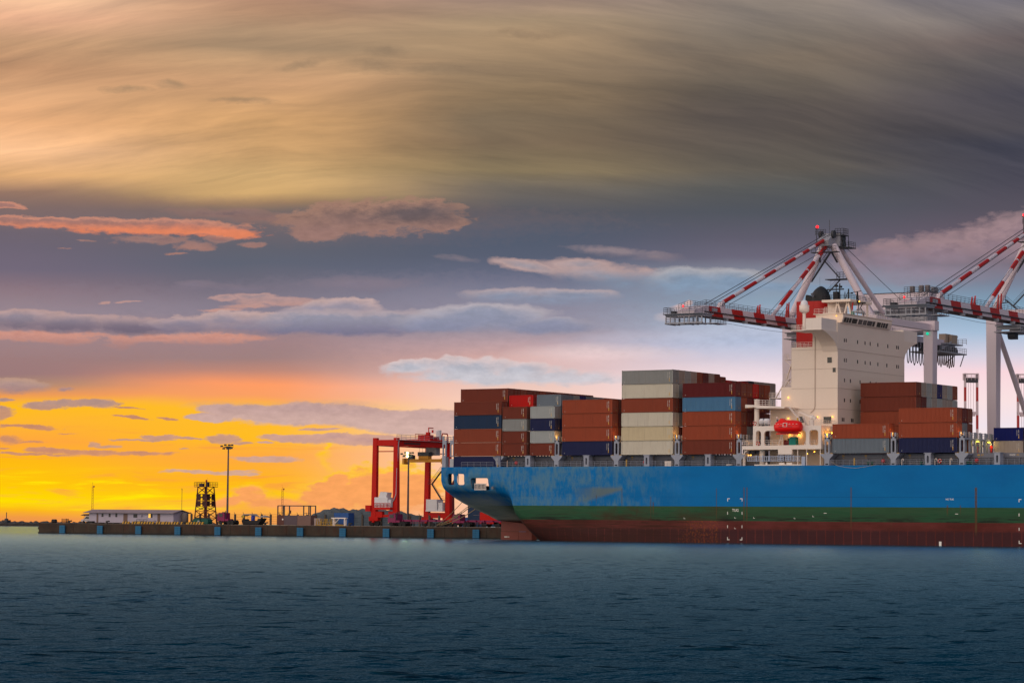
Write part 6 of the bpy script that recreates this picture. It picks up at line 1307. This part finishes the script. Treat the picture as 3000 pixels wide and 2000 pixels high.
# person on the lashing bridge
def person():
    t=thing('person','person in a red coverall and white helmet on the lashing bridge near the right edge','person',(104.0,12.4,17.95))
    sk=MB()
    me=bpy.data.meshes.new('body'); V=[(0,0,.95),(0,0,1.2),(0,.02,1.42),(0,.0,1.52),(0,-.02,1.66),(-.11,0,.9),(-.12,.03,.5),(-.12,.06,.08),(-.12,-.08,.04),(.11,0,.9),(.13,-.08,.5),(.13,-.02,.08),(.13,-.16,.04),(-.2,0,1.4),(-.29,-.03,1.14),(-.3,-.14,.9),(.2,0,1.4),(.3,-.08,1.16),(.26,-.26,1.02)]
    E=[(0,1),(1,2),(2,3),(3,4),(0,5),(5,6),(6,7),(7,8),(0,9),(9,10),(10,11),(11,12),(2,13),(13,14),(14,15),(2,16),(16,17),(17,18)]
    R=[.17,.16,.17,.07,.11,.12,.085,.06,.05,.12,.085,.06,.05,.09,.065,.045,.09,.065,.045]
    me.from_pydata(V,E,[]); o=bpy.data.objects.new('body',me); COL.objects.link(o)
    mo=o.modifiers.new('skin','SKIN'); sv=me.skin_vertices[0].data
    for i,r_ in enumerate(R): sv[i].radius=(r_,r_*(.75 if i<3 else 1))
    sv[0].use_root=True
    su=o.modifiers.new('sub','SUBSURF'); su.levels=1; su.render_levels=1
    dg=bpy.context.evaluated_depsgraph_get(); nm=bpy.data.meshes.new_from_object(o.evaluated_get(dg)); bpy.data.objects.remove(o)
    nm.materials.clear(); nm.materials.append(paint('coverall_red',(.55,.02,.02),.7,wear=.1,streak=False)); nm.materials.append(paint('skin_tone',(.30,.16,.10),.6,wear=.05,streak=False))
    for p in nm.polygons:
        if p.center.z>1.53: p.material_index=1
    o=bpy.data.objects.new('body',nm); COL.objects.link(o); o.parent=t
    h=MB(); h.lathe([(.155,1.70),(.13,1.72),(.125,1.78),(.09,1.84),(.02,1.865)],(0,-.02,0),12); h.build('helmet',paint('helmet_white',(.8,.8,.78),.4,wear=.02,streak=False),t)
person()
# hills and the breakwater
def hills():
    m,t,b=material('hill_scrub_haze'); g=t.new('ShaderNodeTexCoord').outputs['Object']
    t.put(b.inputs['Base Color'],t.mix(t.rng(t.noise(g,.03,6,.6),.35,.65),(.035,.055,.062),(.060,.080,.085))); b.inputs['Roughness'].default_value=.95  # scrub colours with a little distance haze painted in as blue
    D=4200; prof=[(870,0),(905,20),(920,30),(954,44),(985,50),(1012,49),(1029,45),(1050,47),(1066,48),(1083,50),(1105,49),(1124,47),(1172,44),(1190,40),(1202,36),(1226,32),(1290,20),(1340,0)]
    xs=np.linspace(870,1340,150); vs=[];fs=[]; n=9
    hn=np.cumsum(RNG.normal(0,.5,len(xs))); hn-=np.linspace(hn[0],hn[-1],len(xs)); jit=RNG.normal(0,.35,len(xs))
    for i,x in enumerate(xs):
        h=(interp(prof,x)+hn[i]*.25)*4200/8064*1.0+jit[i]*.3
        for j in range(n):
            a=j/(n-1); dd=D-350+700*a; px,py,_=at_px(x,dd); vs.append((px,py,max(-1,h*math.sin(PI*a)**.7*(1+.04*math.sin(i*.7+j*2))+2) if 0<j<n-1 else -1))
    for i in range(len(xs)-1):
        for j in range(n-1): fs.append((i*n+j,(i+1)*n+j,(i+1)*n+j+1,i*n+j+1))
    mb=MB(); mb.add(vs,fs); o=mb.build('hills',m); tag(o,kind='structure')
    # low far shore behind everything at the right, under the distant cranes
    mb=MB(); P0=at_px(2300,1390); P1=at_px(3600,1390); P2=at_px(3600,1800); P3=at_px(2300,1800)
    mb.prism([(p[0],p[1]) for p in (P0,P1,P2,P3)],'z',-2,2.4); o=mb.build('far_terminal_ground',paint('far_ground',(.2,.17,.15),.9)); tag(o,kind='structure')
    # breakwater
    b=MB(); rk=paint('breakwater_rock',(.055,.05,.048),.95,wear=.4); xs=np.linspace(-900,640,260); vs=[];fs=[]
    for i,x in enumerate(xs):
        p=at_px(x,1850); q=at_px(x,1864); r=at_px(x,1880); h=2.6+1.1*random.random()
        vs+=[(p[0],p[1],-1),(p[0]+random.random(),p[1],1.2+random.random()),(q[0],q[1],h),(r[0],r[1],-1)]
    for i in range(len(xs)-1):
        for j in range(3): fs.append((i*4+j,i*4+4+j,i*4+5+j,i*4+1+j))
    b.add(vs,fs); o=b.build('breakwater',rk); tag(o,'long low dark rock breakwater on the left horizon','breakwater')
    p=at_px(27,1860); t=thing('harbour_light','small dark harbour light on the left breakwater','harbour light',(p[0],p[1],2.6)); P('post',_dk,t,lambda q: q.tube((0,0,0),(0,0,6.6),.28,6)); P('base',_dk,t,lambda q: (q.box(-2.2,2.2,-2,2,-1,1.4), q.box(-.9,.9,-.9,.9,1.4,2.4)))
hills()
# haze: an even box of air round everything
def haze():
    m=bpy.data.materials.new('haze_air'); m.use_nodes=True; t=NT(m.node_tree)
    for n in list(t.n):
        if n.type!='OUTPUT_MATERIAL': t.n.remove(n)
    v=t.new('ShaderNodeVolumePrincipled'); v.inputs['Color'].default_value=(.80,.84,.92,1); v.inputs['Density'].default_value=HAZE; v.inputs['Anisotropy'].default_value=0.0
    t.l.new(v.outputs[0],[n for n in t.n if n.type=='OUTPUT_MATERIAL'][0].inputs['Volume'])
    m.cycles.homogeneous_volume=True if hasattr(m.cycles,'homogeneous_volume') else None
    b=MB(); b.box(-34000,34000,-34000,34000,-14,120); o=b.build('haze',m); tag(o,kind='stuff')
if HAZE>0: haze()
